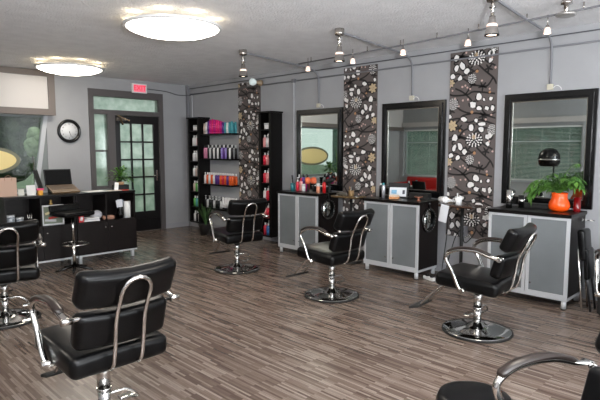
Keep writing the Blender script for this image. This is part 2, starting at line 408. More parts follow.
# ------------------------------------------------------------------ salon chair
def salon_chair(loc, rz, label):
    t = empty('salon_chair', loc, rz, label, 'chair', 'black and chrome salon chairs')
    b = MB().lathe([(0, .004), (.27, .004), (.282, .010), (.282, .018), (.274, .024), (.20, .032), (.11, .045), (.06, .060), (.045, .085), (0, .088)], seg=40).build('base', DCHROME, t)
    MB().lathe([(.280, 0), (.289, 0), (.292, .008), (.289, .018), (.283, .020), (.281, .010), (.280, 0)], seg=40).build('rim', RUBBER, b)
    MB().cyl((0, 0, .08), (0, 0, .20), .033, .033, 20).cyl((0, 0, .20), (0, 0, .215), .039, .039, 20).cyl((0, 0, .215), (0, 0, .365), .036, .036, 20).build('column', CHROME, t)
    mb = MB().box((0, 0, .385), (.20, .26, .02)).box((0, 0, .36), (.10, .14, .035)); mb.build('seat_bracket', mat('dark_steel', (70, 70, 72), .3, .9), t)
    mb = MB().tube(catmull([(.03, .0, .20), (.12, -.02, .20), (.20, .0, .13), (.21, .14, .07)]), .008, 8)
    mb.box((.21, .17, .065), (.09, .05, .014), None, .004); mb.build('pump_pedal', CHROME, t)
    MB().pad((0, .015, .452), (.53, .53, .115), .04, (R(3), 0, 0), lambda p: (p.x, p.y, p.z + .012 * (1 - (p.x / .27) ** 2) * (1 if p.z > 0 else 0))).build('seat', LEATHER, t)
    bend = lambda k, h: (lambda p: (p.x, p.y + k * (p.x / h) ** 2, p.z))
    MB().pad((0, -.255, .622), (.49, .09, .195), .034, (R(16), 0, 0), bend(.03, .25)).build('backrest', LEATHER, t)
    MB().pad((0, -.338, .838), (.51, .09, .195), .034, (R(24), 0, 0), bend(.035, .26)).build('headrest', LEATHER, t)
    pts = [(-.075, -.17, .392), (-.075, -.28, .42), (-.075, -.318, .55), (-.075, -.340, .68), (-.075, -.405, .82)]
    top = [(-.075 * math.cos(a), -.407 - .03 * math.sin(a), .82 + .075 * math.sin(a)) for a in [PI * k / 8 for k in range(1, 8)]]
    q = catmull(pts, 4) + [Vector(x) for x in top] + [Vector((-x.x, x.y, x.z)) for x in reversed(catmull(pts, 4))]
    MB().tube(q, .011, 8).build('back_tube', CHROME, t)
    MB().cyl((-.29, -.272, .702), (.29, -.272, .702), .010, .010, 10).cyl((-.312, -.272, .702), (-.262, -.272, .702), .017, .017, 12).cyl((.262, -.272, .702), (.312, -.272, .702), .017, .017, 12).build('cross_bar', CHROME, t)
    for sx in (-1, 1):
        x = sx * .285
        arm = catmull([(x * .9, .02, .41), (x, .05, .425), (x * 1.02, .11, .56), (x * 1.03, .165, .655), (x * 1.03, .145, .705), (x * 1.02, .06, .742), (x, -.08, .748), (x, -.20, .715), (x, -.272, .702)], 5)
        a = MB().tube(arm, .0145, 10, sx=1.3).build('armrest', CHROME, t)
        tops = [v + Vector((0, 0, .015)) for v in arm[19:36]]
        MB().tube(tops, [.008] + [.012] * (len(tops) - 2) + [.008], 8, sx=2.1).build('arm_pad', mat('arm_pad_brown', (34, 26, 23), .3), a)
        MB().cyl((x * .8, .02, .41), (x * 1.10, .02, .41), .019, .019, 12).build('arm_bolt', CHROME, a)
    f = MB()
    for sx in (-1, 1): f.tube(catmull([(sx * .07, .12, .385), (sx * .07, .27, .37), (sx * .075, .42, .24), (sx * .08, .50, .15)]), .010, 8)
    f = f.build('footrest', CHROME, t)
    MB().pad((0, .535, .135), (.28, .10, .022), .01, (R(-15), 0, 0)).build('foot_plate', RUBBER, f)
    return t
c0 = salon_chair((4.12, 1.96, 0), R(4), 'black and chrome salon chair in front of the cabinet with the orange plant pot')
dup(c0, (4.06, 3.56, 0), R(-2), 'black salon chair in front of the middle cabinet, its footrest beside the first station')
dup(c0, (4.10, 5.22, 0), R(-12), 'black salon chair farthest back, beside the product shelves')
cD = dup(c0, (1.185, 2.70, 0), R(0), 'large foreground black salon chair seen from behind, chrome hoop on its back')
dup(c0, (1.37, 5.14, 0), R(-8), 'black salon chair cut off at the left edge near the reception desk')
cF = dup(c0, (1.842, .447, 0), R(64), 'black salon chair at the bottom right, only armrest and seat edge showing')
dup(c0, (4.56, .87, 0), R(-70), 'black salon chair at the right edge, only its round base rim showing')

for ch, dz_, sc in ((cD, .045, 1.14), (cF, .0, 1)):                  # pumped higher / lower on the hydraulic column
    for k in kids(ch):
        n_ = k.name.split('.')[0]
        if n_ == 'column': k.scale.z = sc
        elif n_ not in ('base', 'pump_pedal'): k.location.z += dz_

t = empty('rolling_stool', (2.04, .97, 0), 0, 'round black stool top at the bottom edge, left of the bottom right armrest', 'stool')
MB().lathe([(0, .43), (.14, .43), (.155, .445), (.16, .47), (.15, .495), (.12, .505), (0, .51)], seg=32).build('seat', LEATHER, t)
MB().cyl((0, 0, .07), (0, 0, .43), .02).build('post', CHROME, t)
for k in range(5):
    a = 2 * PI * k / 5; MB().tube([(0, 0, .085), (.19 * math.cos(a), .19 * math.sin(a), .06)], .012).build('leg', CHROME, t)
    MB().cyl((.2 * math.cos(a) - .01, .2 * math.sin(a), .025), (.2 * math.cos(a) + .01, .2 * math.sin(a), .025), .025).build('caster', RUBBER, t)

# ------------------------------------------------------------------ styling stations
def station(y0, label):
    """front face at x=5.25; runs from y0 (far) to y0-.80 (near)"""
    w, d = .80, .45; y1 = y0 - w
    t = empty('station_cabinet', (5.25 + d / 2, y0 - w / 2, 0), 0, label, 'cabinet', 'styling station cabinets along the right wall')
    X, Y = d / 2, w / 2
    MB().b2(-X + .022, X, -Y, Y, .115, .895).build('body', ESP, t)
    MB().b2(-X - .015, X + .01, -Y - .012, Y + .012, .895, .93, .003).build('countertop', BLACK, t)
    MB().b2(-X + .004, X - .01, -Y, Y, .085, .118).build('plinth_rail', STEEL, t)
    for s in (-1, 1):
        a0, a1 = (0.003, Y) if s > 0 else (-Y, -.003)
        mb = MB(); fw = .032
        mb.b2(-X, -X + .022, a0, a0 + fw, .118, .893); mb.b2(-X, -X + .022, a1 - fw, a1, .118, .893)
        mb.b2(-X, -X + .022, a0 + fw, a1 - fw, .118, .118 + fw * .8); mb.b2(-X, -X + .022, a0 + fw, a1 - fw, .893 - fw * .8, .893)
        dr = mb.build('door', STEEL, t)
        MB().b2(-X + .006, -X + .020, a0 + fw - .002, a1 - fw + .002, .118 + fw * .8 - .002, .893 - fw * .8 + .002).build('frosted_panel', FROST, dr)
        MB().cyl((-X - .014, s * .055, .22), (-X + .002, s * .055, .22), .009, .007, 12).build('knob', CHROME, dr)
    for sx, sy in ((-1, -1), (-1, 1), (1, -1), (1, 1)):
        x, y = sx * (X - .035), sy * (Y - .035)
        l = MB().cyl((x, y, .008), (x, y, .09), .024, .024, 16).build('leg', STEEL, t)
        MB().cyl((x, y, 0), (x, y, .008), .026, .026, 16).build('foot_cap', RUBBER, l)
    return t
station(5.68, 'black station cabinet with two frosted doors, farthest from the camera, beside the black display tower')
station(4.06, 'black station cabinet with two frosted doors, the middle one, under the photo frame')
station(2.41, 'black station cabinet with two frosted doors, nearest, under the orange plant pot')

def mirror(yc, label):
    t = empty('wall_mirror', (WX, yc, .935), 0, label, 'mirror', 'black framed station mirrors'); w, h = .47, 1.22
    mb = MB()
    for (o, i, x0, x1) in ((0, .035, -.035, 0), (.035, .065, -.055, 0), (.065, .085, -.04, 0)):
        mb.b2(x0, x1, -w + o, w - o, o, i); mb.b2(x0, x1, -w + o, w - o, h - i, h - o); mb.b2(x0, x1, -w + o, -w + i, i, h - i); mb.b2(x0, x1, w - i, w - o, i, h - i)
    mb.build('frame', BLACKG, t)
    mb = MB(); o, i = .085, .095
    mb.b2(-.032, 0, -w + o, w - o, o, i); mb.b2(-.032, 0, -w + o, w - o, h - i, h - o); mb.b2(-.032, 0, -w + o, -w + i, i, h - i); mb.b2(-.032, 0, w - i, w - o, i, h - i)
    mb.build('inner_bead', mat('bead', (120, 118, 112), .3, .8), t)
    MB().b2(-.025, 0, -w + i, w - i, i, h - i).build('mirror_glass', MIRROR, t)
    return t
mirror(5.385, 'black framed mirror over the farthest station, cluttered with bottles below')
mirror(3.74, 'black framed mirror over the middle station, between two flowered panels')
mirror(2.06, 'large black framed mirror behind the orange plant pot, nearest the camera')

# ------------------------------------------------------------------ flowered wall panels
PBG = mat('panel_brown', (90, 82, 80), .7); PBLK = mat('panel_black', (24, 21, 22), .7); PWHT = mat('panel_white', (226, 224, 222), .7)
PTAN = mat('panel_tan', (186, 166, 134), .7); PPNK = mat('panel_pink', (190, 160, 152), .7); PORG = mat('panel_orange', (172, 128, 92), .7)
PER = .95
TILE_BR = [[(0, 75), (45, 78), (100, 68), (150, 88)], [(30, 190), (60, 178), (100, 162), (140, 184), (170, 196)], [(180, 108), (215, 140), (252, 170), (270, 200)],
           [(252, 172), (225, 205), (180, 200), (140, 192)], [(30, 222), (60, 236), (130, 236), (165, 225), (262, 240)], [(120, 236), (150, 200), (160, 180)],
           [(60, 268), (95, 300), (140, 318), (190, 322), (270, 345)], [(30, 390), (80, 360), (110, 330), (150, 322)], [(80, 110), (60, 90), (100, 70)],
           [(150, 440), (180, 400), (240, 385), (275, 400)], [(30, 430), (90, 420), (150, 436)], [(200, 300), (230, 330), (270, 320)], [(40, 150), (80, 140), (110, 150), (180, 130)], [(70, 205), (110, 225), (150, 260), (175, 300)], [(35, 350), (90, 340), (140, 360), (200, 350), (265, 372)], [(200, 60), (215, 95), (260, 120)], [(90, 430), (120, 395), (170, 380)]]
TILE_BL = [(72, 115, 10, 15, .3), (103, 108, 11, 19, -.4), (125, 131, 14, 13, .8), (92, 160, 11, 11, 0), (55, 150, 12, 12, 0), (247, 62, 11, 14, 0), (238, 96, 9, 11, .7),
           (188, 250, 14, 15, 0), (160, 281, 15, 14, .2), (191, 299, 12, 10, .2), (228, 300, 11, 9, .5), (213, 263, 6, 7, 0), (178, 352, 9, 9, 0), (116, 344, 15, 11, .1), (155, 382, 14, 15, .4),
           (205, 368, 20, 8, 0), (205, 392, 14, 13, .1), (72, 428, 13, 15, .3), (246, 260, 8, 8, 0), (255, 300, 9, 13, 0), (236, 425, 12, 11, .5), (45, 330, 8, 10, 0)]
TILE_DOT = [(172, 80, 40, 30), (153, 168, 20, 21), (60, 275, 25, 26), (255, 395, 20, 24)]
TILE_TAN = [(45, 180, 20), (58, 372, 26), (170, 425, 12)]
TILE_ORG = [(176, 138, 11), (157, 315, 11), (240, 232, 8), (100, 395, 9)]
TILE_PNK = [(130, 205), (120, 195), (145, 212), (55, 213), (110, 260), (135, 258), (238, 218), (48, 190), (105, 200), (250, 330), (90, 285), (262, 130), (200, 180), (70, 250), (225, 350), (35, 240), (120, 410), (245, 445), (30, 100)]
TILE_LEAF = [(230, 130), (205, 205), (210, 335), (95, 385), (140, 125), (50, 305)]
def panel(y_left, z0, z1, phase, flip, label, w=.59):
    t = MB(); rnd = random.Random(3); T = .014
    t.b2(-T, 0, -w, 0, z0, z1)
    def uv(cx, cy, k):
        u = (cx / 4.44 - 9) / 50 * .565
        if flip: u = .565 - u
        v = (cy / 4.44 - 10) / 85 + k * PER + phase
        return u, v
    Hh = z1 - z0; s = .565 / 50 / 4.44; sv = 1 / 85 / 4.44
    def put(pts, lift, mi):
        q = [(min(w - .003, max(.003, u)), min(Hh - .003, max(.003, v))) for u, v in pts]
        us = [a for a, b in q]; vs = [b for a, b in q]
        if max(us) - min(us) < .004 or max(vs) - min(vs) < .004: return
        ar = sum(q[i][0] * q[(i + 1) % len(q)][1] - q[(i + 1) % len(q)][0] * q[i][1] for i in range(len(q)))
        if abs(ar) < 1e-5: return
        t.mi = mi; P = [(-T - lift, -u, z1 - v) for u, v in q]
        t.poly(P, rev=(ar < 0)); t.mi = 0
    def blob(u, v, a, b, rot, lift, mi, n=12, wob=.16):
        rr = [1 + rnd.uniform(-wob, wob) for _ in range(n)]
        put([(u + a * rr[i] * math.cos(2 * PI * i / n) * math.cos(rot) - b * rr[i] * math.sin(2 * PI * i / n) * math.sin(rot),
              v + a * rr[i] * math.cos(2 * PI * i / n) * math.sin(rot) + b * rr[i] * math.sin(2 * PI * i / n) * math.cos(rot)) for i in range(n)], lift, mi)
    for k in range(-1, 4):
        for br in TILE_BR:
            c = catmull([(*uv(x, y, k), 0) for x, y in br], 4)
            for a, b in zip(c, c[1:]):
                d = (b - a); n = Vector((-d.y, d.x, 0)).normalized() * .010
                a2, b2 = a - d * .1, b + d * .1
                put([((a2 + n).x, (a2 + n).y), ((b2 + n).x, (b2 + n).y), ((b2 - n).x, (b2 - n).y), ((a2 - n).x, (a2 - n).y)], .0006, 1)
        for x, y in TILE_LEAF:
            u, v = uv(x, y, k)
            for j in range(5):
                an = j * 1.256 + .4; blob(u + .026 * math.cos(an), v + .026 * math.sin(an), .032, .011, an, .0006, 1, 8)
        for x, y, a, b, r in TILE_BL:
            u, v = uv(x, y, k); blob(u, v, a * s * 1.4, b * sv * 1.3, r, .0008, 1, 10, .2); blob(u, v, a * s * 1.0, b * sv * .96, r, .0012, 2, 9, .26)
        for x, y, a, b in TILE_DOT:
            u, v = uv(x, y, k); blob(u, v, a * s * 1.08, b * sv * 1.08, 0, .0009, 1, 16)
            for ring, n in ((.9, 14), (.6, 10), (.3, 5)):
                for j in range(n):
                    an = 2 * PI * j / n + ring; blob(u + a * s * ring * math.cos(an), v + b * sv * ring * math.sin(an), a * s * .15, b * sv * .11, an, .0013, 2, 6)
        for x, y, r in TILE_TAN:
            u, v = uv(x, y, k); blob(u, v, r * s * 1.1, r * sv * 1.1, 0, .0009, 1)
            for j in range(7):
                an = j * .9; blob(u + r * s * .6 * math.cos(an), v + r * sv * .6 * math.sin(an), r * s * .42, r * sv * .26, an, .0013, 3, 8)
            blob(u, v, r * s * .25, r * sv * .25, 0, .0016, 3, 6)
        for x, y, r in TILE_ORG:
            u, v = uv(x, y, k); blob(u, v, r * s * .75, r * sv * .7, .78, .0014, 5, 6, .2)
        for x, y in TILE_PNK:
            u, v = uv(x, y, k); blob(u, v, 5 * s, 5 * sv, 0, .0014, 4, 6)
    o = t.build('flowered_panel', [PBG, PBLK, PWHT, PTAN, PPNK, PORG], recalc=False)
    o.location = (WX - .004, y_left, 0)
    return tag(o, label, 'wall panel', 'brown flowered wall panels')
panel(3.225, .48, 2.70, 0, False, 'brown flower-print wall panel between the middle and the nearest mirror')
panel(4.905, .48, 2.70, -.55, True, 'brown flower-print wall panel between the farthest and the middle mirror')
panel(7.335, .48, 2.70, -.3, False, 'narrow-looking brown flower-print wall panel beside the far display tower')

# ------------------------------------------------------------------ ceiling lights
GLOWM = mat('lit_dome_glass', (255, 246, 232), .3, emit=DOME_EMIT)
def dome(x, y, label, n=0):
    t = empty('dome_light', (x, y, CH), 0, label, 'ceiling light', 'round dome ceiling lights')
    MB().lathe([(.05, 0), (.05, -.05), (.40, -.055), (.45, -.062), (.47, -.075), (.465, -.09), (.44, -.095), (.42, -.08), (.06, -.06), (.05, -.05)], seg=48).build('rim', mat('dome_rim', (214, 214, 214), .4), t)
    MB().lathe([(.44, -.088), (.42, -.105), (.34, -.135), (.22, -.158), (.10, -.168), (0, -.170)], seg=48).build('lamp_glass', GLOWM, t)
    l = bpy.data.lights.new('halo_bulb', 'POINT'); l.energy = .5; l.color = (1, .80, .5); l.shadow_soft_size = .05
    for k in range(8):
        a = 2 * PI * k / 8; o = bpy.data.objects.new('halo_bulb', l); C.objects.link(o); o.location = (.41 * math.cos(a), .41 * math.sin(a), -.028); o.parent = t
    return t
d0 = dome(2.79, 4.50, 'lit round dome ceiling light, the larger and nearer one')
dup(d0, (3.10, 7.80, CH), 0, 'lit round dome ceiling light near the door wall, the smaller one')
dup(d0, (2.6, 1.1, CH), 0, 'lit round dome ceiling light overhead, outside the top of the picture')
dup(d0, (-.3, 6.4, CH), 0, 'lit round dome ceiling light near the red sofa')
dup(d0, (-.3, 1.8, CH), 0, 'lit round dome ceiling light over the left side of the shop')

# ------------------------------------------------------------------ spots, rail and conduits
WARM = mat('lit_halogen', (255, 226, 200), .3, emit=5)
FROSTW = mat('warm_frost_glass', (232, 205, 190), .3, emit=.5)
def big_spot(x, y, label):
    t = empty('spotlight', (x, y, CH), 0, label, 'spotlight', 'chrome ceiling spotlights with conduits')
    MB().lathe([(0, 0), (.05, 0), (.05, -.05), (.045, -.065), (0, -.065)], seg=20).build('canopy', SILVER, t)
    MB().cyl((0, 0, -.06), (0, 0, -.18), .014).cyl((0, 0, -.10), (0, 0, -.115), .026).cyl((-.03, 0, -.15), (.03, 0, -.15), .008).build('stem', CHROME, t)
    MB().lathe([(0, -.18), (.024, -.18), (.028, -.21), (.034, -.24), (.05, -.295), (.058, -.325), (.058, -.333), (.05, -.333), (.046, -.31), (0, -.31)], seg=20).build('shade', SILVER, t)
    MB().lathe([(.0, -.316), (.047, -.316), (.045, -.326), (0, -.329)], seg=16).build('bulb', WARM, t)
    MB().lathe([(.0585, -.326), (.0585, -.335), (.052, -.337), (.052, -.326)], seg=20).build('trim_ring', BLACKM, t)
    MB().lathe([(.0345, -.24), (.0395, -.242), (.0445, -.262), (.0435, -.264)], seg=20).build('glass_band', FROSTW, t)
    l = bpy.data.lights.new('spot_bulb', 'SPOT'); l.energy = 14; l.color = (1, .82, .68); l.spot_size = R(80); l.spot_blend = .6; l.shadow_soft_size = .04
    o = bpy.data.objects.new('spot_bulb', l); C.objects.link(o); o.location = (0, 0, -.345); o.parent = t
    return t
spots = [(4.26, 5.25, 'chrome ceiling spotlight farthest back, near the display tower'), (4.24, 3.63, 'chrome ceiling spotlight, the middle one of the three'), (4.16, 1.94, 'chrome ceiling spotlight nearest the camera, at the top of the picture')]
s0 = None
for i, (x, y, lb) in enumerate(spots):
    if s0 is None: s0 = big_spot(x, y, lb)
    else: dup(s0, (x, y, CH), 0, lb)
wy = [5.40, 3.76, 2.055]
nm = ['farthest', 'middle', 'nearest']
for i, (x, y, lb) in enumerate(spots):
    yy = wy[i]
    pts = [(x + .045, y, 2.765), (x + .6, y + (yy - y) * .4, 2.755), (WX - .30, yy - .02, 2.735), (WX - .10, yy, 2.70), (WX - .03, yy, 2.62), (WX - .018, yy, 2.45), (WX - .015, yy, 2.235)]
    c = empty('lighting_conduit', (0, 0, 0), 0, 'grey conduit running from the %s spotlight across the ceiling and down to its mirror' % nm[i], 'conduit', 'grey lighting conduits')
    MB().tube(catmull(pts, 6), .012, 8).build('pipe', GREYP, c)
    MB().b2(WX - .035, WX, yy - .03, yy + .03, 2.175, 2.235, .004).build('junction_box', mat('cream_box', (196, 190, 172), .5), c)
    MB().tube(catmull([(WX - .03, yy - .03, 2.19), (WX - .03, yy - .07, 2.215), (WX - .03, yy - .11, 2.19), (WX - .04, yy - .12, 2.165)], 5), .004, 6).build('cord', WHITE, c)
rail = empty('track_rail', (0, 0, 0), 0, 'long thin ceiling rail running parallel to the right wall', 'rail')
MB().tube([(5.26, 5.25, 2.74), (5.17, 3.45, 2.74), (4.93, 1.33, 2.74), (4.78, 0, 2.74)], .009, 8).build('rail', GREYP, rail)
for k in range(10):
    y = 5.0 - k * .5; x = 5.26 - (5.25 - y) * .05 if y > 3.45 else (5.17 - (3.45 - y) * .1132 if y > 1.33 else 4.93 - (1.33 - y) * .1128)
    MB().cyl((x, y, 2.735), (x, y, CH), .007, .007, 8).build('stand_off', SILVER, rail)
def small_spot(x, y, z, label):
    t = empty('small_spotlight', (x, y, z), 0, label, 'spotlight', 'small frosted spotlights near the ceiling rail')
    MB().cyl((0, 0, .065), (0, 0, -.03), .005, .005, 8).lathe([(0, -.03), (.014, -.03), (.018, -.05)], seg=16).build('socket', SILVER, t)
    MB().lathe([(.018, -.05), (.028, -.065), (.033, -.10), (.035, -.108), (.03, -.108), (.026, -.09), (0, -.088)], seg=16).build('shade', FROSTW, t)
    MB().lathe([(0, -.095), (.029, -.097), (.026, -.106), (0, -.108)], seg=16).build('bulb', WARM, t)
    return t
ss = None
def on_rail(y): return 5.08 - (5.15 - y) * .0735
for x, y, z, lb in ((5.26, 5.07, 2.735, 'small frosted spotlight at the far end of the ceiling rail'), (5.20, 4.23, 2.735, 'small frosted spotlight above the flowered panel between the far mirrors'),
                 (5.15, 3.45, 2.735, 'small frosted spotlight above the middle mirror'), (5.17, 2.665, 2.735, 'small frosted spotlight above the right flowered panel'), (5.18, 1.875, 2.735, 'small frosted spotlight above the nearest mirror')):
    if ss is None: ss = small_spot(x, y, z, lb)
    else: dup(ss, (x, y, z), 0, lb)
t = empty('puck_light', (4.80, 1.59, CH), 0, 'round flat chrome lamp under the ceiling at the top right', 'ceiling light')
MB().lathe([(0, 0), (.045, 0), (.045, -.03), (.02, -.035), (.02, -.10)], seg=20).build('mount', SILVER, t)
MB().lathe([(.0, -.10), (.07, -.102), (.082, -.112), (.082, -.125), (.07, -.13), (0, -.128)], seg=28).build('lamp_disc', mat('disc', (168, 165, 162), .3, .6), t)
# wall conduits
tag(MB().cyl((WX - .02, FY + .1, 2.617), (WX - .02, 8.86, 2.617), .010, .010, 8).build('conduit', GREYP), 'grey horizontal conduit along the top of the right wall', 'conduit')
tag(MB().cyl((WX - .03, FY + .1, 2.727), (WX - .03, 8.86, 2.727), .006, .006, 8).build('cable', DARKC), 'thin dark strip drawn as the shadow line under the ceiling trim along the right wall', 'cable')  # dark tube stands for the shade below the cove strip, put in as colour
cc = tag(MB().cyl((WX - .018, 0, .96), (WX - .018, 0, 2.605), .011, .011, 8).build('vertical_conduit', WPIPE), 'pale vertical conduit on the right wall, between the display tower and the farthest mirror', 'conduit', 'pale vertical conduits'); cc.location.y = 5.93
dup(cc, (0, 8.78, 0), 0, 'pale vertical conduit in the far corner beside the display tower')
tag(MB().b2(WX - .04, WX, 5.90, 5.97, 2.59, 2.65, .004).build('junction_box', GREYP), 'small grey junction box atop the pale vertical conduit', 'junction box')
lp = empty('wall_bulb', (WX - .02, 6.71, 2.655), 0, 'bare white globe bulb in a brass socket at the top of the far flowered panel', 'lamp')
MB().lathe([(0, 0), (.05, 0), (.05, .04), (.03, .05), (.028, .12), (0, .12)], M=Euler((0, R(-90), 0)).to_matrix(), seg=16).build('socket', mat('tan_socket', (150, 130, 104), .4), lp)
MB().lathe([(.02, .12), (.045, .14), (.06, .18), (.055, .22), (.03, .245), (0, .25)], M=Euler((0, R(-90), 0)).to_matrix(), seg=20).build('globe', mat('pale_globe', (214, 226, 226), .12, emit=.15), lp)

# exit sign, its cable, clock
t = empty('exit_sign', (4.78, BY, 2.655), 0, 'white box exit sign with red EXIT letters above the door', 'sign')
MB().b2(-.145, .145, -.06, 0, -.085, .085, .006).build('housing', WHITE, t)
MB().b2(-.115, .115, -.066, -.058, -.065, .065).build('red_field', mat('exit_pink', (236, 120, 140), .4, emit=.25), t)
e = text('EXIT', .125, (0, -.068, 0), (R(90), 0, 0), mat('exit_red', (214, 22, 52), .4, emit=.5), t)
tag(MB().tube(catmull([(4.925, BY - .015, 2.665), (5.2, BY - .015, 2.655), (5.4, BY - .015, 2.64), (5.6, BY - .015, 2.60), (5.79, BY - .07, 2.60), (5.835, BY - .12, 2.60)]), .007, 6).build('cable', DARKC), 'dark cable running from the exit sign to the corner', 'cable')
t = empty('wall_clock', (3.495, BY, 1.85), 0, 'round black rimmed wall clock with white face on the back wall', 'clock')
MY = Euler((R(90), 0, 0)).to_matrix()
MB().lathe([(.142, 0), (.192, 0), (.197, .02), (.185, .042), (.165, .046), (.148, .03), (.142, .015)], M=MY, seg=40).build('rim', BLACKG, t)
MB().lathe([(0, 0), (.148, 0), (.148, .012), (0, .012)], M=MY, seg=40).build('dial', mat('dial', (214, 216, 218), .5), t)
for k in range(1, 13):
    a = R(90 - 30 * k); text(str(k), .032, (.115 * math.cos(a), -.0135, .115 * math.sin(a)), (R(90), 0, 0), BLACKM, t, 'numeral')
for a, L, wd, nm_ in ((R(90 - 30 * 5.45), .06, .010, 'hour_hand'), (R(90 - 6 * 27), .095, .006, 'minute_hand')):
    MB().box((L / 2 * math.cos(a), -.0165, L / 2 * math.sin(a)), (L, .002, wd), (0, -a, 0)).build(nm_, BLACKM, t)

# ------------------------------------------------------------------ display towers and floating shelves
def bottle_proto(kind, col, cap, h, r):
    """returns (root) of a bottle thing standing at its base; kind: tall, tube, pump, jar"""
    t = empty('bottle' if kind != 'jar' else 'jar', (0, 0, 0), 0, 'x', 'bottle' if kind != 'jar' else 'jar')
    if kind == 'tall': prof, cp = [(0, 0), (r, 0), (r, h * .68), (r * .8, h * .76), (r * .4, h * .80), (0, h * .80)], [(0, h * .80), (r * .42, h * .80), (r * .42, h), (0, h)]
    elif kind == 'tube': prof, cp = [(0, h * .14), (r * .95, h * .14), (r, h * .5), (r * .7, h * .97), (r * .2, h), (0, h)], [(0, 0), (r * .8, 0), (r * .85, h * .14), (0, h * .14)]
    elif kind == 'pump': prof, cp = [(0, 0), (r, 0), (r, h * .60), (r * .7, h * .68), (0, h * .68)], [(0, h * .68), (r * .4, h * .68), (r * .35, h * .8), (r * .12, h * .82), (r * .12, h * .94), (r * .55, h * .95), (r * .5, h), (0, h)]
    else: prof, cp = [(0, 0), (r, 0), (r, h * .7), (0, h * .7)], [(0, h * .7), (r * 1.05, h * .7), (r * 1.05, h), (0, h)]
    MB().lathe(prof, seg=12).build('body', col, t); MB().lathe(cp, seg=12).build('cap', cap, t)
    return t
PROTO = {}
def put_bottle(loc, kind, colname, colv, cap, h, r, where, group, cat=None):
    key = (kind, colv, cap, h, r)
    lb = '%s %s %s' % (colname, {'tall': 'bottle', 'tube': 'hair product tube', 'pump': 'pump bottle', 'jar': 'jar'}[kind], where)
    if key in PROTO: o = dup(PROTO[key], loc, 0, lb, group)
    else:
        o = bottle_proto(kind, colour(*colv), colour(*cap), h, r); o.location = loc; PROTO[key] = o
    o['label'] = lb; o['group'] = group
    return o
def tower(xf, y0, y1, z0, z1, bays, label, name='display_tower'):
    """open front at xf facing the room (-x); y0 = near side"""
    t = empty(name, ((xf + WX) / 2, (y0 + y1) / 2, z0), 0, label, 'shelf tower', 'tall black product display towers')
    X, Y, Hh = (WX - xf) / 2, (y1 - y0) / 2, z1 - z0
    MB().b2(-X, X, -Y, -Y + .02, 0, Hh).build('side_panel', BLACK, t); MB().b2(-X, X, Y - .02, Y, 0, Hh).build('side_panel', BLACK, t)
    MB().b2(X - .012, X, -Y + .02, Y - .02, 0, Hh).build('back_panel', BLACK, t)
    MB().b2(-X - .02, X, -Y - .02, Y + .02, Hh, Hh + .025).build('top_board', BLACK, t)
    mb = MB().b2(-X, -X + .02, -Y + .02, -Y + .05, .02, Hh - .0); mb.b2(-X, -X + .02, Y - .05, Y - .02, .02, Hh); mb.build('face_frame', BLACK, t)
    for z in bays: MB().b2(-X + .005, X - .012, -Y + .02, Y - .02, z - z0 - .02, z - z0).build('shelf', BLACK, t)
    return t
tb = [.13, .42, .71, 1.0, 1.29, 1.58, 1.87]
tower(5.60, 6.22, 6.52, .11, 2.13, tb, 'tall narrow black display tower with red and white products, beside the farthest station')
tower(5.60, 8.24, 8.60, .15, 2.12, [z + .03 for z in tb], 'tall narrow black display tower in the far corner, beside the floating shelves')
rr = random.Random(5)
W_ = (228, 226, 226); K_ = (18, 18, 20)
NAMES = {(228, 226, 226): 'white', (206, 44, 66): 'red', (226, 150, 150): 'pink', (190, 170, 160): 'beige', (96, 168, 84): 'green', (80, 150, 160): 'teal', (226, 96, 40): 'orange', (60, 110, 170): 'blue', (200, 30, 130): 'magenta', (226, 40, 120): 'hot pink',
         (90, 50, 130): 'purple', (150, 130, 200): 'lilac', (24, 24, 26): 'black', (70, 150, 160): 'turquoise', (206, 130, 160): 'dusty pink', (205, 205, 205): 'silver'}
RD, PK, BG, GN, TL, OG, BL, MG, HP, PU, LI, BK, TQ, DP, SV = (206, 44, 66), (226, 150, 150), (190, 170, 160), (96, 168, 84), (80, 150, 160), (226, 96, 40), (60, 110, 170), (200, 30, 130), (226, 40, 120), (90, 50, 130), (150, 130, 200), (24, 24, 26), (70, 150, 160), (206, 130, 160), (205, 205, 205)
order = ['bottom', 'second lowest', 'third lowest', 'middle', 'third highest', 'second highest', 'top']
plans = {1: [[OG, BL, RD], [OG, RD, PK], [W_, RD, W_], [W_, PK, RD], [RD, PK, RD], [PK, W_, PK], [W_, W_]], 2: [[W_, BK, W_], [GN, TL, GN], [W_, GN, BG], [BK, BG, W_], [W_, SV, W_], [PK, W_, W_], [W_, W_]]}
for tw, yc, dz, nmn in ((1, 6.37, 0, 'in the tower beside the farthest station'), (2, 8.42, .03, 'in the far corner tower')):
    for bi, cols_ in enumerate(plans[tw]):
        small = bi == 6
        for row in range(2):
            for k, c in enumerate(cols_):
                h = .10 if small else (.20 if row == 0 else .23)
                put_bottle((5.67 + row * .08, yc + (k - (len(cols_) - 1) / 2) * .072, tb[bi] + dz), 'jar' if small else 'tall', NAMES[c], c, W_ if c != W_ else SV, h, .035, 'on the %s shelf %s' % (order[bi], nmn), 'products in the display towers')
sh = None
shz = [1.83, 1.375, .905, .455]
sn = ['top floating shelf', 'second floating shelf', 'third floating shelf', 'lowest floating shelf']
for i, z in enumerate(shz):
    o = MB().b2(-.20, 0, -.90, 0, -.028, 0, .002).build('floating_shelf', BLACK); o.location = (WX, 8.235, z)
    tag(o, 'black floating shelf of hair products, %s' % ['the topmost of the four', 'second from the top', 'third from the top', 'the lowest of the four'][i], 'shelf', 'four black floating shelves')
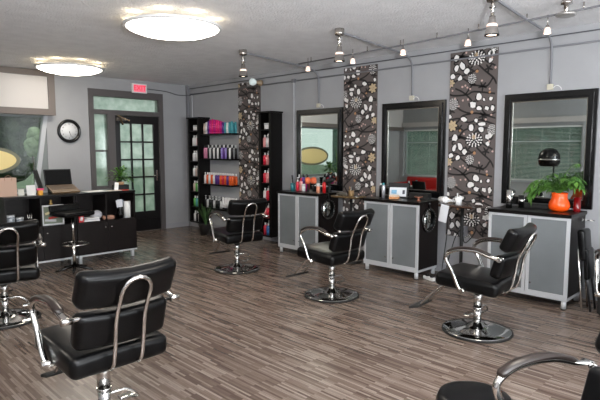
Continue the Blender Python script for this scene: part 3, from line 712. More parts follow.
rows = [[BG, W_, PU, MG, HP, MG, HP, HP, MG, PU, TQ, W_, TQ, TQ], [DP, DP, BK, SV, BK, W_, BK, W_, BK, LI, PU, LI, BK, W_, BK], [W_, OG, W_, OG, W_, PU, PU, OG, RD, OG, PU, OG, OG], [BK, SV, BK, BK, SV, BK, BK, SV, W_, W_, W_, W_, W_]]
hs = [[.20, .22, .24, .26, .27, .26, .25, .23, .22, .20, .20, .19, .20, .21], None, None, None]
for i, rw in enumerate(rows):
    n = len(rw)
    for k, c in enumerate(rw):
        for row in range(2):
            y = 8.20 - .83 * k / (n - 1); h = hs[i][k] if hs[i] else (.25 if i == 1 else (.21 if i == 2 else .22))
            kind = {0: 'tube', 1: 'tall', 2: 'tall', 3: 'pump' if c != W_ else 'tube'}[i]
            put_bottle((WX - .15 + row * .08, y - .015, shz[i]), kind, NAMES[c], c, c if i == 0 else ((BK if c in (W_, LI, DP, SV) and i in (1, 3) else W_) if c != BK else SV), round(h - row * .01, 3), .026, 'on the ' + sn[i], 'hair products on the floating shelves')

# planter by the shelves
def strap_plant(name, loc, label, pot_m, pot_prof, n, L, m, sp=.5, seedv=1, wd=.012, z0=.2):
    t = empty(name, loc, 0, label, 'plant'); r_ = random.Random(seedv)
    MB().lathe(pot_prof, seg=24).build('pot', pot_m, t)
    zt = z0; MB().lathe([(0, zt - .03), (pot_prof[-4][0] * .9, zt - .03), (0, zt - .025)], seg=16).build('soil', SOIL, t)
    mb = MB()
    for k in range(n):
        a = r_.uniform(0, 2 * PI); l = L * r_.uniform(.6, 1.05); s_ = sp * r_.uniform(.3, 1); d = Vector((math.cos(a), math.sin(a), 0)); sd = Vector((-d.y, d.x, 0))
        prev = None
        for q in range(6):
            f = q / 5; p = Vector((0, 0, zt - .03)) + d * (s_ * l * f ** 1.5 + .02) + Vector((0, 0, l * (f - .35 * s_ * f ** 3))); ww = wd * math.sin(PI * min(.97, max(.12, f * .9 + .1)))
            cur = (mb.b.verts.new(p - sd * ww), mb.b.verts.new(p + Vector((0, 0, -.003)) ), mb.b.verts.new(p + sd * ww))
            if prev:
                mb.f([prev[0], prev[1], cur[1], cur[0]]); mb.f([prev[1], prev[2], cur[2], cur[1]])
            prev = cur
    mb.build('foliage', m, t, recalc=False)
    return t
strap_plant('potted_grass', (5.42, 7.80, 0), 'dark green grassy plant in a dark pot on the floor under the floating shelves', mat('dark_pot', (38, 36, 36), .5), [(0, 0), (.10, 0), (.135, .19), (.14, .20), (.13, .20), (.12, .17), (0, .17)], 70, .42, LEAFD, .55, 3, .010, .2)

# ------------------------------------------------------------------ reception desk
def desk_unit(x0, x1, label):
    t = empty('reception_desk', ((x0 + x1) / 2, 7.17, 0), 0, label, 'desk', 'reception desk units'); X = (x1 - x0) / 2; Y = .225
    MB().b2(-X - .004, X + .004, -Y - .01, Y + .01, .93, .962, .002).build('top', BLACKG if False else BLACK, t)
    mb = MB().b2(-X, -X + .02, -Y, Y, .12, .93); mb.build('side_panel', ESP, t); MB().b2(X - .02, X, -Y, Y, .12, .93).build('side_panel', ESP, t)
    MB().b2(-X + .02, X - .02, Y - .012, Y, .12, .93).build('back_panel', ESP, t)
    MB().b2(-X + .02, X - .02, -Y + .004, Y - .012, .545, .565).build('shelf', ESP, t)
    MB().b2(-X + .02, X - .02, -Y + .004, Y - .012, .12, .14).build('bottom_board', ESP, t)
    MB().b2(-.01, .01, -Y + .02, Y - .012, .565, .93).build('partition', ESP, t)
    for s in (-1, 1):
        a, b = (-X + .002, -.002) if s < 0 else (.002, X - .002)
        d = MB().b2(a, b, -Y - .018, -Y, .125, .555, .002).build('door', ESP, t)
        MB().lathe([(0, 0), (.006, 0), (.006, .012), (.012, .018), (.010, .026), (0, .028)], (s * .045, -Y - .018, .475), 12, MY).build('knob', CHROME, d)
    MB().b2(-X, X, -Y - .02, -Y + .01, .10, .12).build('trim_rail', STEEL, t)
    for sx in (-1, 1):
        for sy in (-1, 1):
            MB().cyl((sx * (X - .045), sy * (Y - .04), 0), (sx * (X - .045), sy * (Y - .04), .12), .026, .026, 14).build('leg', STEEL, t)
desk_unit(2.765, 3.61, 'espresso reception desk unit nearest the door, with paper roll and papers on its open shelf')
desk_unit(1.905, 2.755, 'espresso reception desk unit at the left, glass jars and magazines on its shelf')
DT = .962; DS = .565
# laptop
t = empty('laptop', (2.70, 7.19, DT), R(0), 'open black laptop with dark screen on the reception desk', 'laptop')
kb = MB().box((0, 0, .012), (.36, .25, .022), None, .004).build('keyboard_base', mat('bronze_deck', (104, 84, 60), .35), t)
kb.rotation_euler = (R(19), 0, 0); kb.location.z = .042
MB().prism([(-.16, -.11, 0), (-.16, .12, 0), (-.16, .12, .076)], (.32, 0, 0)).build('riser', BLACKM, t)
mb = MB()
for r_i in range(5):
    for k in range(13): mb.box((-.15 + k * .025, .09 - r_i * .028, .0255), (.020, .022, .005))
mb.build('keys', mat('bronze_keys', (86, 68, 50), .4), kb)
l = MB().box((-.005, .155, .20), (.36, .012, .23), (R(-12), 0, 0), .004).build('lid', BLACKM, t)
MB().box((-.005, .1475, .20), (.33, .003, .20), (R(-12), 0, 0)).build('screen', mat('dark_screen', (8, 8, 9), .7, 0, .2), l)
# thin monitor seen edge on
t = empty('monitor', (2.405, 7.25, DT), R(62), 'thin black screen seen edge-on at the left of the laptop', 'monitor')
MB().box((0, 0, .005), (.12, .10, .010)).cyl((0, 0, .01), (0, .02, .07), .012).build('stand', BLACKM, t)
MB().box((0, 0, .185), (.26, .014, .27), (R(-14), 0, 0), .003).build('screen', BLACKM, t)
t = empty('paper_bag', (1.99, 7.12, DT), R(8), 'pinkish brown paper bag on the left end of the desk', 'bag')
mb = MB(); mb.box((0, 0, .115), (.20, .10, .23)); mb.build('bag_body', mat('kraft', (190, 160, 142), .8), t)
MB().tube(catmull([(-.04, -.052, .2), (-.04, -.056, .235), (0, -.056, .262), (.04, -.056, .235), (.04, -.052, .2)]), .003, 6).build('handle', mat('kraft_dark', (150, 118, 98), .8), t)
def small(name, mb, m, loc, rz, label, cat, group=None):
    o = mb.build(name, m); o.location = loc; o.rotation_euler = (0, 0, rz); return tag(o, label, cat, group)
small('card', MB().box((0, 0, .065), (.115, .003, .13), (R(-8), 0, 0)), PAPER, (2.26, 7.08, DT), R(10), 'larger white card standing on the desk beside the paper bag', 'card')
small('card', MB().box((0, 0, .04), (.07, .003, .08), (R(-8), 0, 0)), mat('ivory', (214, 214, 204), .8), (2.16, 7.14, DT), R(0), 'small ivory card standing between the paper bag and white card', 'card')
small('box', MB().box((0, 0, .03), (.05, .04, .06), None, .002), mat('yellow_orange', (224, 160, 60), .6), (2.36, 7.05, DT), R(8), 'small yellow orange box on the desk under the pink note', 'box')
small('note_pad', MB().box((0, 0, .012), (.08, .03, .024)), mat('pink_note', (222, 70, 120), .6), (2.36, 7.05, DT + .061), R(-10), 'bright pink note pad on the yellow box', 'note pad')
small('paper_sheet', MB().box((0, 0, .0015), (.30, .21, .003)), PAPER, (3.10, 7.12, DT), R(6), 'loose white papers on the desk top beside the laptop', 'paper')
small('paper_sheet', MB().box((0, 0, .0015), (.22, .12, .003)), mat('cream_paper', (216, 206, 190), .8), (3.36, 7.06, DT), R(-4), 'cream paper strip on the desk top in front of the plant', 'paper')
small('leaflet', MB().box((0, 0, .004), (.10, .06, .006)), mat('red_orange', (206, 60, 36), .6), (3.49, 7.02, DT), R(4), 'red leaflet at the right end of the desk top', 'leaflet')
# little plant in basket on the desk
t = empty('potted_plant', (3.60 - .08, 7.20, DT), 0, 'small bushy green plant in a black tray on the reception desk', 'plant'); r_ = random.Random(4)
MB().box((0, 0, .035), (.21, .12, .07), None, .005).build('tray', BLACKM, t); MB().lathe([(0, .07), (.045, .07), (.055, .11), (.05, .11), (0, .10)], (.0, 0, 0), 16).build('pot', mat('tan_pot', (170, 132, 96), .6), t)
def leaf(mb, p, d, L, w, up=Vector((0, 0, 1)), droop=.3):
    d = d.normalized(); sd = d.cross(up)
    if sd.length < .05: sd = Vector((1, 0, 0))
    sd.normalize(); rows_ = []
    for f, ww in ((0, .12), (.3, .9), (.6, .85), (1, .05)):
        q = p + d * L * f + Vector((0, 0, -droop * L * f * f)); rows_.append([mb.b.verts.new(q - sd * w * ww), mb.b.verts.new(q - Vector((0, 0, w * .25))), mb.b.verts.new(q + sd * w * ww)])
    for a, b in zip(rows_, rows_[1:]):
        mb.f([a[0], a[1], b[1], b[0]]); mb.f([a[1], a[2], b[2], b[1]])
mb = MB()
for k in range(130):
    a = r_.uniform(0, 2 * PI); e = r_.uniform(-.3, 1.2); d = Vector((math.cos(a) * math.cos(e), math.sin(a) * math.cos(e), math.sin(e)))
    leaf(mb, Vector((0, 0, .17)) + d * r_.uniform(.02, .16), d, .065, .021)
mb.build('foliage', LEAF, t, recalc=False)
t = empty('card_holder', (3.42, 7.12, DT), R(-20), 'small white card holder beside the desk plant', 'card holder')
MB().box((0, 0, .055), (.055, .012, .11), (R(-12), R(8), 0), .002).build('holder', WHITE, t)
# shelf items
t = empty('magazine_rack', (2.49, 7.03, DS), 0, 'white framed rack holding magazines on the open desk shelf', 'rack')
mb = MB(); X, Hh = .135, .26
mb.b2(-X, -X + .015, -.03, .02, 0, Hh).b2(X - .015, X, -.03, .02, 0, Hh).b2(-X + .015, X - .015, -.03, .02, 0, .018).b2(-X + .015, X - .015, -.03, .02, Hh - .018, Hh); mb.build('frame', WHITE, t)
MB().b2(-.12, .12, .0, .012, .018, Hh - .018).build('backing', mat('mag_green', (120, 128, 112), .6), t)
for (x, z, a, c, w_) in ((-.02, .17, 18, (214, 202, 160), .16), (.02, .10, 10, (190, 60, 50), .15), (-.03, .06, -6, (200, 200, 200), .14), (.03, .20, 14, (180, 60, 50), .08)):
    MB().box((x, -.008 - z * .04, z), (w_, .006, .03), (0, R(-a), 0)).build('magazine', mat('mag_%d' % c[1], c, .5), t)
t = empty('carton', (2.835, 7.0, DS), 0, 'red and white carton at the left of the open desk shelf', 'carton')
MB().box((0, 0, .05), (.065, .08, .10), None, .002).build('box', mat('carton_red', (196, 34, 40), .5), t); MB().box((0, -.041, .05), (.035, .002, .05), (0, R(20), 0)).build('label', WHITE, t)
for k in range(3): small('paper_stack', MB().box((0, 0, .008), (.22 - .02 * k, .14, .016)), [PAPER, mat('grey_paper', (190, 190, 196), .8), PAPER][k], (2.99, 7.05, DS + .0165 * k), R(6 * k - 6), ['white paper stack on the desk shelf, lowest sheet pile', 'greyish paper stack between two white ones on the desk shelf', 'white paper stack topmost beside the cap'][k], 'paper')
t = empty('cloth_cap', (3.10, 7.10, DS), 0, 'grey white cloth cap lying on the open desk shelf', 'cap')
MB().pad((0, 0, .07), (.15, .15, .12), .06, (0, R(-10), 0)).build('crown', mat('cap_cloth', (176, 176, 182), .9), t)
small('folded_cloth', MB().pad((0, 0, .03), (.17, .10, .06), .028), mat('brown_cloth', (150, 112, 94), .9), (3.235, 7.02, DS), R(-8), 'light brown folded cloth beside the cap on the desk shelf', 'cloth')
t = empty('black_vase', (3.42, 7.03, DS), 0, 'black vase holding patterned cards on the desk shelf', 'vase')
MB().lathe([(0, 0), (.032, 0), (.045, .07), (.03, .13), (.036, .16), (.03, .16), (0, .13)], seg=20).build('body', BLACKG, t)
for k, (a, c) in enumerate(((-10, (206, 208, 214)), (8, (150, 156, 170)))): MB().box((-.01 + k * .015, .01 * k, .21), (.09, .004, .11), (0, R(a), 0)).build('card', mat('vase_card_%d' % k, c, .6), t)
t = empty('paper_towel_roll', (3.525, 7.03, DS), 0, 'white paper towel roll standing at the right end of the desk shelf', 'paper roll')
MB().lathe([(.016, 0), (.048, 0), (.048, .235), (.016, .235), (.016, 0)], seg=24).build('paper', PAPER, t)
MB().lathe([(.014, 0), (.018, 0), (.018, .237), (.014, .237), (.014, 0)], seg=12).build('core', mat('card_core', (170, 140, 105), .8), t)
gj = None
CLEAR = mat('pale_glass', (168, 176, 184), .12, 0, .6, trans=.4)
for k, (x, h_, r2) in enumerate(((1.99, .17, .055), (2.10, .13, .045))):
    t = empty('glass_jar', (x, 7.05, DS), 0, ['taller glass jar with steel lid on the left desk shelf', 'shorter glass jar on the left desk shelf, beside the black cup'][k], 'jar', 'glass jars on the desk shelf')
    MB().lathe([(0, 0), (r2, 0), (r2, h_ * .8), (r2 * .9, h_ * .84), (0, h_ * .84)], seg=20).build('body', CLEAR, t); MB().lathe([(0, h_ * .84), (r2, h_ * .84), (r2, h_), (0, h_)], seg=20).build('lid', STEEL, t)
t = empty('tool_cup', (2.22, 7.05, DS), 0, 'black cup with silver tools on the left desk shelf', 'cup')
MB().lathe([(0, 0), (.035, 0), (.04, .10), (.034, .10), (0, .02)], seg=16).build('cup', BLACKG, t)
for k in range(3): MB().cyl((-.01 + .01 * k, 0, .03), (-.03 + .03 * k, .01, .19), .004, .006, 8).build('tool', CHROME, t)
small('figurine', MB().lathe([(0, 0), (.018, 0), (.022, .02), (.010, .035), (.016, .05), (.012, .065), (0, .07)], seg=12), mat('ochre', (150, 120, 60), .5), (2.47, 7.02, DS + .262), 0, 'small ochre figurine on top of the magazine rack', 'figurine')

# bar stool
t = empty('bar_stool', (2.60, 6.66, 0), R(12), 'black bar stool with chrome post and foot ring in front of the reception desk', 'stool')
b = MB()
for k in range(5):
    a = 2 * PI * k / 5 + .3; d = Vector((math.cos(a), math.sin(a), 0)); b.tube([d * .02 + Vector((0, 0, .06)), d * .12 + Vector((0, 0, .035)), d * .23 + Vector((0, 0, .014))], [.02, .018, .012], 8)
b.build('base', BLACKG, t)
MB().cyl((0, 0, .05), (0, 0, .36), .022, .022, 16).cyl((0, 0, .36), (0, 0, .72), .016, .016, 16).build('post', CHROME, t)
MB().tube([(.17 * math.cos(a), .17 * math.sin(a) - .03, .35) for a in [2 * PI * k / 24 for k in range(25)]], .009, 8, caps=False).cyl((0, -.02, .35), (0, .14, .35), .008).build('foot_ring', CHROME, t)
MB().pad((0, 0, .735), (.42, .36, .055), .025, None, lambda p: (p.x, p.y, p.z + .05 * (p.x / .21) ** 2 * 0)).build('seat', LEATHER, t)
MB().pad((0, .165, .795), (.42, .035, .09), .016, (R(-12), 0, 0)).build('low_back', LEATHER, t)

# ------------------------------------------------------------------ accessory tables between the stations
TT = .925
def side_table(y, label, topm):
    t = empty('accessory_table', (5.42, y, 0), 0, label, 'table', 'small tables between the stations')
    MB().pad((0, 0, .91), (.26, .42, .03), .013).build('top', topm, t)
    MB().cyl((.06, 0, .012), (.06, 0, .897), .019, .019, 14).build('pole', BLACKM, t)
    MB().lathe([(0, 0), (.15, 0), (.15, .008), (.03, .02), (.02, .03), (0, .03)], (.06, 0, 0), 28).build('base', BLACKM, t)
    return t
WOODT = mat('dark_walnut_top', (58, 40, 32), .25)
side_table(2.83, 'small dark table on a black pole between the middle and nearest station', WOODT)
side_table(4.46, 'small brown table on a black pole between the farthest and middle station', mat('brown_top', (92, 74, 50), .25))
t = empty('hair_dryer', (5.38, 3.01, TT), R(60), 'white hair dryer lying on the dark table by the middle station', 'hair dryer')
MB().lathe([(0, -.07), (.03, -.065), (.042, -.03), (.042, .0), (.034, .05), (.026, .09), (.024, .09), (0, .06)], (0, 0, .045), 20, Euler((0, R(90), 0)).to_matrix()).build('barrel', WHITE, t)
MB().tube([(-.02, -.03, .04), (-.03, -.09, .03), (-.03, -.14, .022)], [.018, .016, .015], 10).build('handle', WHITE, t)
t = empty('white_mug', (5.40, 2.84, TT), 0, 'white mug packed with styling tools on the dark table', 'mug')
MB().lathe([(0, 0), (.035, 0), (.04, .09), (.036, .09), (.032, .01), (0, .01)], seg=20).build('cup', WHITE, t)
MB().tube(catmull([(.0, .036, .07), (0, .06, .065), (0, .062, .035), (0, .036, .025)]), .005, 8).build('handle', WHITE, t)
for k in range(4): MB().cyl((.01 * (k - 1.5), .005, .02), (.018 * (k - 1.5), .012 * (k % 2), .13), .005, .006, 8).build('tool', [WHITE, PAPER, SILVER, WHITE][k], t)
small('towel', MB().pad((0, 0, 0), (.012, .10, .20), .005, (R(10), 0, 0)), mat('towel_white', (204, 206, 210), .9), (5.276, 2.95, .825), 0, 'white towel hanging over the edge of the dark table', 'towel')
t = empty('brush_cup', (5.43, 4.42, TT), 0, 'brown cup of brushes on the brown table between the far stations', 'cup')
MB().lathe([(0, 0), (.035, 0), (.038, .07), (.033, .07), (0, .01)], seg=16).build('cup', mat('tan_cup', (140, 112, 74), .5), t)
for k in range(3): MB().cyl((0, .01 * (k - 1), .02), (.0, .03 * (k - 1), .12), .006, .007, 8).build('brush', [BLACKM, CHROME, mat('tan_cup', (140, 112, 74), .5)][k], t)
t = empty('flat_iron', (5.40, 4.56, TT), R(80), 'silver grey flat iron lying on the brown table', 'hair iron')
MB().box((0, 0, .012), (.20, .022, .02), None, .004).box((0, 0, .034), (.20, .022, .016), (0, R(-4), 0), .004).build('arms', mat('iron_grey', (120, 116, 108), .3, .5), t)

# round hand mirrors hanging on the cabinet sides
def hand_mirror(y, label, z=.70):
    t = empty('hand_mirror', (5.47, y, z), 0, label, 'hand mirror', 'round hand mirrors hanging on the station sides')
    M = Euler((R(90), 0, 0)).to_matrix()
    mb = MB().lathe([(.115, 0), (.15, 0), (.152, .010), (.145, .018), (.12, .018), (.115, .010)], M=M, seg=32)
    mb.mi = 1
    for k in range(22):
        a = 2 * PI * k / 22; mb.lathe([(0, .018), (.007, .020), (.004, .025), (0, .026)], (.133 * math.cos(a), 0, .133 * math.sin(a)), 8, M)
    mb.build('beaded_rim', [BLACKG, CHROME], t)
    MB().lathe([(0, 0), (.116, 0), (.116, .012), (0, .012)], M=M, seg=32).build('mirror_glass', MIRROR, t)
    MB().tube([(0, -.009, .145), (0, -.009, .19), (0, -.009, .215)], [.018, .014, .022], 10).build('handle', BLACKG, t)
    return t
hm = hand_mirror(3.259, 'round hand mirror with beaded rim hanging on the side of the middle station')
dup(hm, (5.47, 4.879, .70), 0, 'round hand mirror with beaded rim hanging on the side of the farthest station')

# outlet with plugs and cords
t = empty('wall_outlet', (WX, 2.98, .56), 0, 'grey wall outlet box with plugged cords under the right flowered panel', 'outlet')
t.location.x = WX - .0165
MB().b2(-.045, .001, -.05, .05, -.06, .06, .004).build('box', GREYP, t)
for z in (-.025, .03): MB().b2(-.075, -.045, -.018, .018, z - .018, z + .018, .004).build('plug', RUBBER, t)
tag(MB().tube(catmull([(5.77, 2.99, .59), (5.72, 3.03, .50), (5.74, 3.10, .30), (5.72, 3.14, .10), (5.70, 3.12, .03), (5.60, 3.05, .012), (5.55, 3.12, .012)]), .006, 6).build('cable', RUBBER), 'black power cord hanging from the wall outlet to the floor by the middle station', 'cord')
tag(MB().tube(catmull([(5.77, 2.97, .535), (5.70, 2.90, .44), (5.66, 2.80, .52), (5.64, 2.74, .62), (5.56, 2.70, .8), (5.47, 2.66, .905)]), .006, 6).build('cable', RUBBER), 'black power cord looping from the wall outlet up to the dark table', 'cord')
tag(MB().tube(catmull([(5.82, 3.22, .95), (5.83, 3.20, .6), (5.80, 3.24, .1), (5.70, 3.20, .012), (5.58, 3.18, .012), (5.5, 3.30, .012)]), .005, 6).build('cable', RUBBER), 'thin black cord dropping behind the middle station', 'cord')
t = empty('power_strip', (5.38, 3.17, 0), R(-20), 'white power strip on the floor beside the middle station leg', 'power strip')
MB().box((0, 0, .02), (.06, .17, .036), None, .005).build('body', WHITE, t)
for k in (-1, 1): MB().box((0, k * .04, .05), (.035, .035, .03), None, .004).build('plug', RUBBER, t)

# ------------------------------------------------------------------ counter items
T_ = .93
# nearest station: orange pot with plant
t = empty('potted_plant', (5.50, 1.80, T_), 0, 'leafy green plant spilling from a glossy orange pot on the nearest station', 'plant'); r_ = random.Random(11)
MB().lathe([(0, 0), (.06, 0), (.09, .02), (.10, .055), (.092, .09), (.074, .125), (.072, .16), (.078, .185), (.072, .185), (.066, .16), (0, .15)], seg=32).build('pot', TERRA, t)
mb = MB()
def hang(sx, sy, ht, L, n=9):
    p = Vector((0, 0, .17)); d = Vector((sx, sy, ht)); prev = p
    pts = [p]
    for k in range(n):
        d = (d.normalized() + Vector((0, 0, -.42)) * (k / n)).normalized(); p = p + d * (L / n); pts.append(p)
    mb.tube(pts, .003, 5)
    for k, q in enumerate(pts[2:]):
        for s_ in (-1, 1):
            dd = (pts[min(k + 3, len(pts) - 1)] - pts[k + 1]).normalized(); sd = Vector((-dd.y, dd.x, .15)) * s_
            ln = dd * .7 + sd + Vector((r_.uniform(-.4, .4), r_.uniform(-.4, .4), r_.uniform(-.3, .3)))
            leaf(mb, q, ln, r_.uniform(.038, .062), .0115, droop=.6)
for k in range(30):
    a = r_.uniform(0, 2 * PI)
    hang(math.cos(a) * .4, math.sin(a) * .65, r_.uniform(.6, 1.5), r_.uniform(.18, .29))
for k in range(9): hang(r_.uniform(-.5, .0), r_.uniform(.6, 1.1), r_.uniform(.5, .9), r_.uniform(.30, .38), 12)
for k in range(4): hang(r_.uniform(-.3, .2), r_.uniform(-.6, -.9), r_.uniform(.9, 1.5), r_.uniform(.24, .32), 10)
hang(.1, -.45, 2.6, .36, 10)
LV = mb.build('foliage', LEAF, t, recalc=False)
t = empty('red_candle', (5.60, 1.665, T_), 0, 'dark red glass candle at the right end of the nearest station', 'candle')
MB().lathe([(0, 0), (.033, 0), (.035, .01), (.035, .14), (.030, .14), (.03, .10), (0, .10)], seg=20).build('glass', mat('red_glass', (110, 8, 12), .12), t)
MB().lathe([(0, .10), (.004, .10), (.003, .115), (0, .116)], seg=6).build('wick', BLACKM, t)
t = empty('steel_canister', (5.44, 2.28, T_), 0, 'shiny steel canister at the left of the nearest station', 'canister')
MB().lathe([(0, 0), (.031, 0), (.031, .19), (.027, .19), (.027, .02), (0, .02)], seg=24).build('body', CHROME, t); MB().lathe([(.0312, .04), (.032, .04), (.032, .05), (.0312, .05)], seg=24).build('band', BLACKM, t)
t = empty('steel_canister', (5.56, 2.20, T_), 0, 'smaller black banded canister behind the shiny steel one', 'canister')
MB().lathe([(0, 0), (.03, 0), (.03, .13), (0, .13)], seg=20).build('body', BLACKG, t); MB().lathe([(.031, .05), (.032, .05), (.032, .09), (.031, .09)], seg=20).build('band', CHROME, t)
t = empty('tool_tray', (5.62, 2.08, T_), 0, 'low black tray along the mirror of the nearest station', 'tray')
MB().b2(-.05, .05, -.16, .13, 0, .05, .004).build('tray', BLACKM, t)
# flat iron holder sticking out right of the nearest station
t = empty('tool_holder', (5.56, 1.598, .855), 0, 'chrome tool holder ring sticking out from the side of the nearest station', 'holder')
MB().tube([(.03 * math.cos(a), -.08 + .03 * math.sin(a), 0) for a in [2 * PI * k / 16 for k in range(17)]], .004, 6, caps=False).cyl((0, -.05, 0), (0, 0, 0), .005).build('ring', CHROME, t)
MB().box((0, -.001, 0), (.03, .004, .03)).build('plate', CHROME, t)
# middle station
t = empty('spray_can', (5.44, 3.90, T_), 0, 'slim silver spray can at the left of the middle station', 'spray can')
MB().lathe([(0, 0), (.022, 0), (.022, .15), (.014, .165), (0, .165)], seg=20).build('can', mat('pale_can', (200, 200, 206), .25, .5), t); MB().lathe([(0, .165), (.013, .165), (.012, .19), (0, .19)], seg=16).build('cap', colour(60, 150, 160), t)
t = empty('spray_can', (5.50, 3.985, T_), 0, 'black spray can beside the slim silver one on the middle station', 'spray can')
MB().lathe([(0, 0), (.02, 0), (.02, .14), (.012, .155), (0, .155)], seg=20).build('can', BLACKG, t); MB().lathe([(0, .155), (.012, .155), (.011, .18), (0, .18)], seg=16).build('cap', WHITE, t)
t = empty('photo_frame', (5.58, 3.77, T_), R(-72), 'black frame holding a white printed card on the middle station', 'photo frame')
MB().box((0, 0, .095), (.26, .015, .19), (R(-10), 0, 0), .003).build('frame', BLACKM, t)
MB().box((0, -.0145, .075), (.22, .003, .115), (R(-10), 0, 0)).build('card', mat('card_white', (214, 218, 222), .6), t)
MB().box((-.05, -.0170, .075), (.07, .002, .05), (R(-10), 0, 0)).build('print', mat('card_blue', (120, 170, 200), .6), t)
MB().box((.075, -.0170, .075), (.03, .002, .05), (R(-10), 0, 0)).build('print', mat('card_grey', (70, 70, 80), .6), t)
for k in range(2): small('folded_cloth', MB().pad((0, 0, .012), (.09, .11, .024), .011), mat(['peach_cloth', 'cream_cloth'][k], [(222, 160, 110), (228, 205, 180)][k], .9), (5.42, 3.72, T_ + .0245 * k), R(5 * k), ['peach folded cloth under the cream one on the middle station', 'cream folded cloth on top of the peach one, middle station'][k], 'cloth')
t = empty('product_box', (5.66, 3.50, T_), 0, 'low black box against the mirror of the middle station', 'box')
MB().b2(-.04, .04, -.14, .14, 0, .07, .004).build('body', BLACKM, t)
t = empty('small_dish', (5.42, 3.37, T_), 0, 'small orange and black dish on the middle station', 'dish')
MB().lathe([(0, 0), (.03, 0), (.012, .012), (.012, .03), (.05, .045), (.052, .052), (.045, .05), (0, .036)], seg=20).build('dish', mat('dish_tan', (150, 96, 74), .4), t); MB().lathe([(0, .045), (.035, .048), (0, .062)], seg=12).build('lid', BLACKM, t)
# farthest station
t = empty('comb_jar', (5.44, 5.56, T_), 0, 'teal jar of combs at the left of the farthest station', 'jar')
MB().lathe([(0, 0), (.032, 0), (.035, .11), (.03, .11), (0, .02)], seg=16).build('jar', mat('teal_jar', (50, 120, 130), .2), t)
for k in range(4): MB().box((.008 * (k - 1.5), .01 * (k - 1.5), .15), (.006, .022, .16), (R(8 * (k - 1.5)), 0, 0), .001).build('comb', [BLACKM, mat('comb_grey', (150, 152, 158), .4), BLACKM, STEEL][k], t)
seqb = [(5.52, 5.50, 'tall', BK, SV, .24), (5.46, 5.47, 'pump', RD, W_, .20), (5.54, 5.43, 'tall', PU, BK, .25), (5.46, 5.40, 'tall', PK, RD, .19), (5.54, 5.36, 'pump', MG, BK, .25), (5.44, 5.33, 'jar', W_, SV, .11), (5.60, 5.47, 'tall', SV, BK, .22), (5.60, 5.40, 'tall', RD, BK, .23)]
ds = ['left of the farthest station', 'front row of the farthest station', 'behind the red one on the farthest station', 'in front on the farthest station', 'tallest of the farthest station bottles', 'at the front edge of the farthest station', 'at the mirror of the farthest station', 'near the mirror of the farthest station']
for (x, y, kd, c, cp, h_), w__ in zip(seqb, ds): put_bottle((x, y, T_), kd, NAMES[c], c, cp, h_, .028, w__, 'bottles on the farthest station')
for k, (x, y, z, lb) in enumerate(((5.48, 5.28, .0, 'orange round brush standing left on the farthest station'), (5.54, 5.22, 0, 'orange round brush standing right on the farthest station'))):
    t = empty('round_brush', (x, y, T_), 0, lb, 'brush', 'orange round hair brushes')
    MB().lathe([(0, 0), (.02, 0), (.014, .04), (.010, .11), (0, .11)], seg=12).build('handle', BLACKM, t); MB().lathe([(.01, .11), (.038, .12), (.044, .16), (.036, .20), (0, .21)], seg=14).build('bristles', mat('orange_bristle', (226, 110, 70), .7), t)
t = empty('product_box', (5.62, 5.16, T_), 0, 'low black box with white edge at the farthest station mirror', 'box')
MB().b2(-.05, .05, -.15, .12, 0, .075, .003).build('body', BLACKM, t); MB().b2(-.054, .052, -.152, .122, .076, .084).build('lid', WHITE, t)
put_bottle((5.42, 5.02, T_), 'jar', 'peach', (222, 150, 120), SV, .13, .028, 'at the right front of the farthest station', 'bottles on the farthest station')
t = empty('hair_dryer', (5.60, 4.965, T_), 0, 'black hair dryer standing upright at the right of the farthest station', 'hair dryer')
MB().lathe([(0, 0), (.035, 0), (.035, .012), (.018, .03), (.018, .13), (0, .13)], seg=16).build('handle', BLACKM, t)
MB().lathe([(0, -.07), (.035, -.06), (.038, .0), (.03, .06), (.026, .09), (0, .09)], (0, 0, .16), 16, Euler((R(70), 0, 0)).to_matrix()).build('barrel', BLACKM, t)
put_bottle((5.45, 4.93, T_), 'tall', 'red', (190, 26, 30), (18, 18, 20), .19, .026, 'at the right end of the farthest station beside the black dryer', 'bottles on the farthest station')

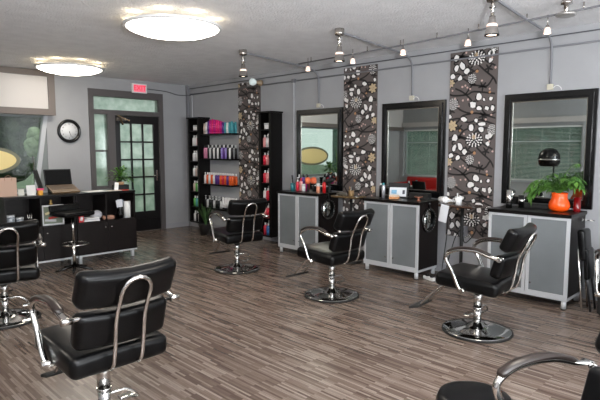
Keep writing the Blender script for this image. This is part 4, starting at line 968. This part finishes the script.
# ------------------------------------------------------------------ items at the right edge
t = empty('folding_stool', (5.42, 1.525, 0), R(0), 'black folded stool with chrome legs leaning beside the nearest station', 'stool')
MB().pad((0, 0, .64), (.22, .07, .30), .03, (R(-6), 0, 0)).build('seat', LEATHER, t); MB().pad((0, -.045, .46), (.20, .045, .30), .02, (R(-4), 0, 0)).build('back_pad', LEATHER, t)
for s_ in (-1, 1):
    MB().tube([(s_ * .09, .03, .60), (s_ * .09, .0, .30), (s_ * .09, -.03, .01)], .012, 8).build('leg', CHROME, t)
    MB().tube([(s_ * .075, -.03, .50), (s_ * .075, -.065, .25), (s_ * .075, -.10, .01)], .011, 8).build('leg', mat('dark_steel', (70, 70, 72), .3, .9), t)
t = empty('black_case', (5.47, 1.20, 0), R(0), 'black case standing on the floor at the right edge against the wall', 'case')
MB().box((0, 0, .23), (.30, .34, .44), None, .02).build('body', BLACKM, t); MB().tube(catmull([(-.02, -.06, .45), (-.02, -.05, .485), (-.02, .05, .485), (-.02, .06, .45)]), .008, 8).build('handle', RUBBER, t)
for sx in (-1, 1):
    for sy in (-1, 1): MB().cyl((sx * .12, sy * .14, 0), (sx * .12, sy * .14, .012), .015).build('foot', RUBBER, t)

# ------------------------------------------------------------------ things seen only in the mirrors
t = empty('hood_dryer', (-.55, 4.25, 0), 0, 'black hood hair dryer on a stand, seen in the nearest mirror', 'hood dryer')
MB().lathe([(0, 1.57), (.09, 1.56), (.17, 1.51), (.22, 1.42), (.235, 1.32), (.22, 1.22), (.18, 1.16), (.17, 1.17), (.20, 1.3), (.15, 1.46), (0, 1.53)], seg=28).build('hood', BLACKG, t)
MB().tube([(-.18, 0, 1.40), (-.26, 0, 1.38), (-.31, 0, 1.3), (-.32, 0, .05)], .018, 10).build('stand', BLACKM, t)
MB().lathe([(.237, 1.30), (.241, 1.30), (.241, 1.33), (.237, 1.33)], seg=28).build('band', CHROME, t)
MB().lathe([(0, 0), (.28, 0), (.28, .02), (.05, .05), (0, .05)], (-.32, 0, 0), 28).build('base', BLACKG, t)
t = empty('sofa', (-1.10, 7.75, 0), 0, 'red vinyl waiting sofa against the left wall, seen in the middle mirror', 'sofa')
MB().pad((0, 0, .34), (.70, 1.5, .20), .05).build('seat', RED, t); MB().pad((-.30, 0, .58), (.16, 1.5, .34), .05).build('backrest', RED, t)
MB().pad((0, -.78, .42), (.70, .12, .36), .05).build('armrest', RED, t); MB().pad((0, .78, .42), (.70, .12, .36), .05).build('armrest', RED, t)
for sx in (-1, 1):
    for sy in (-1, 1): MB().cyl((sx * .28, sy * .68, 0), (sx * .28, sy * .68, .25), .02).build('leg', BLACKM, t)
strap_plant('potted_plant', (1.55, 8.6, 0), 'tall leafy plant in a dark pot below the left window, seen in the farthest mirror', mat('dark_pot', (38, 36, 36), .5), [(0, 0), (.13, 0), (.17, .40), (.175, .42), (.16, .42), (.15, .36), (0, .36)], 26, 1.25, LEAF, .35, 9, .022, .42)
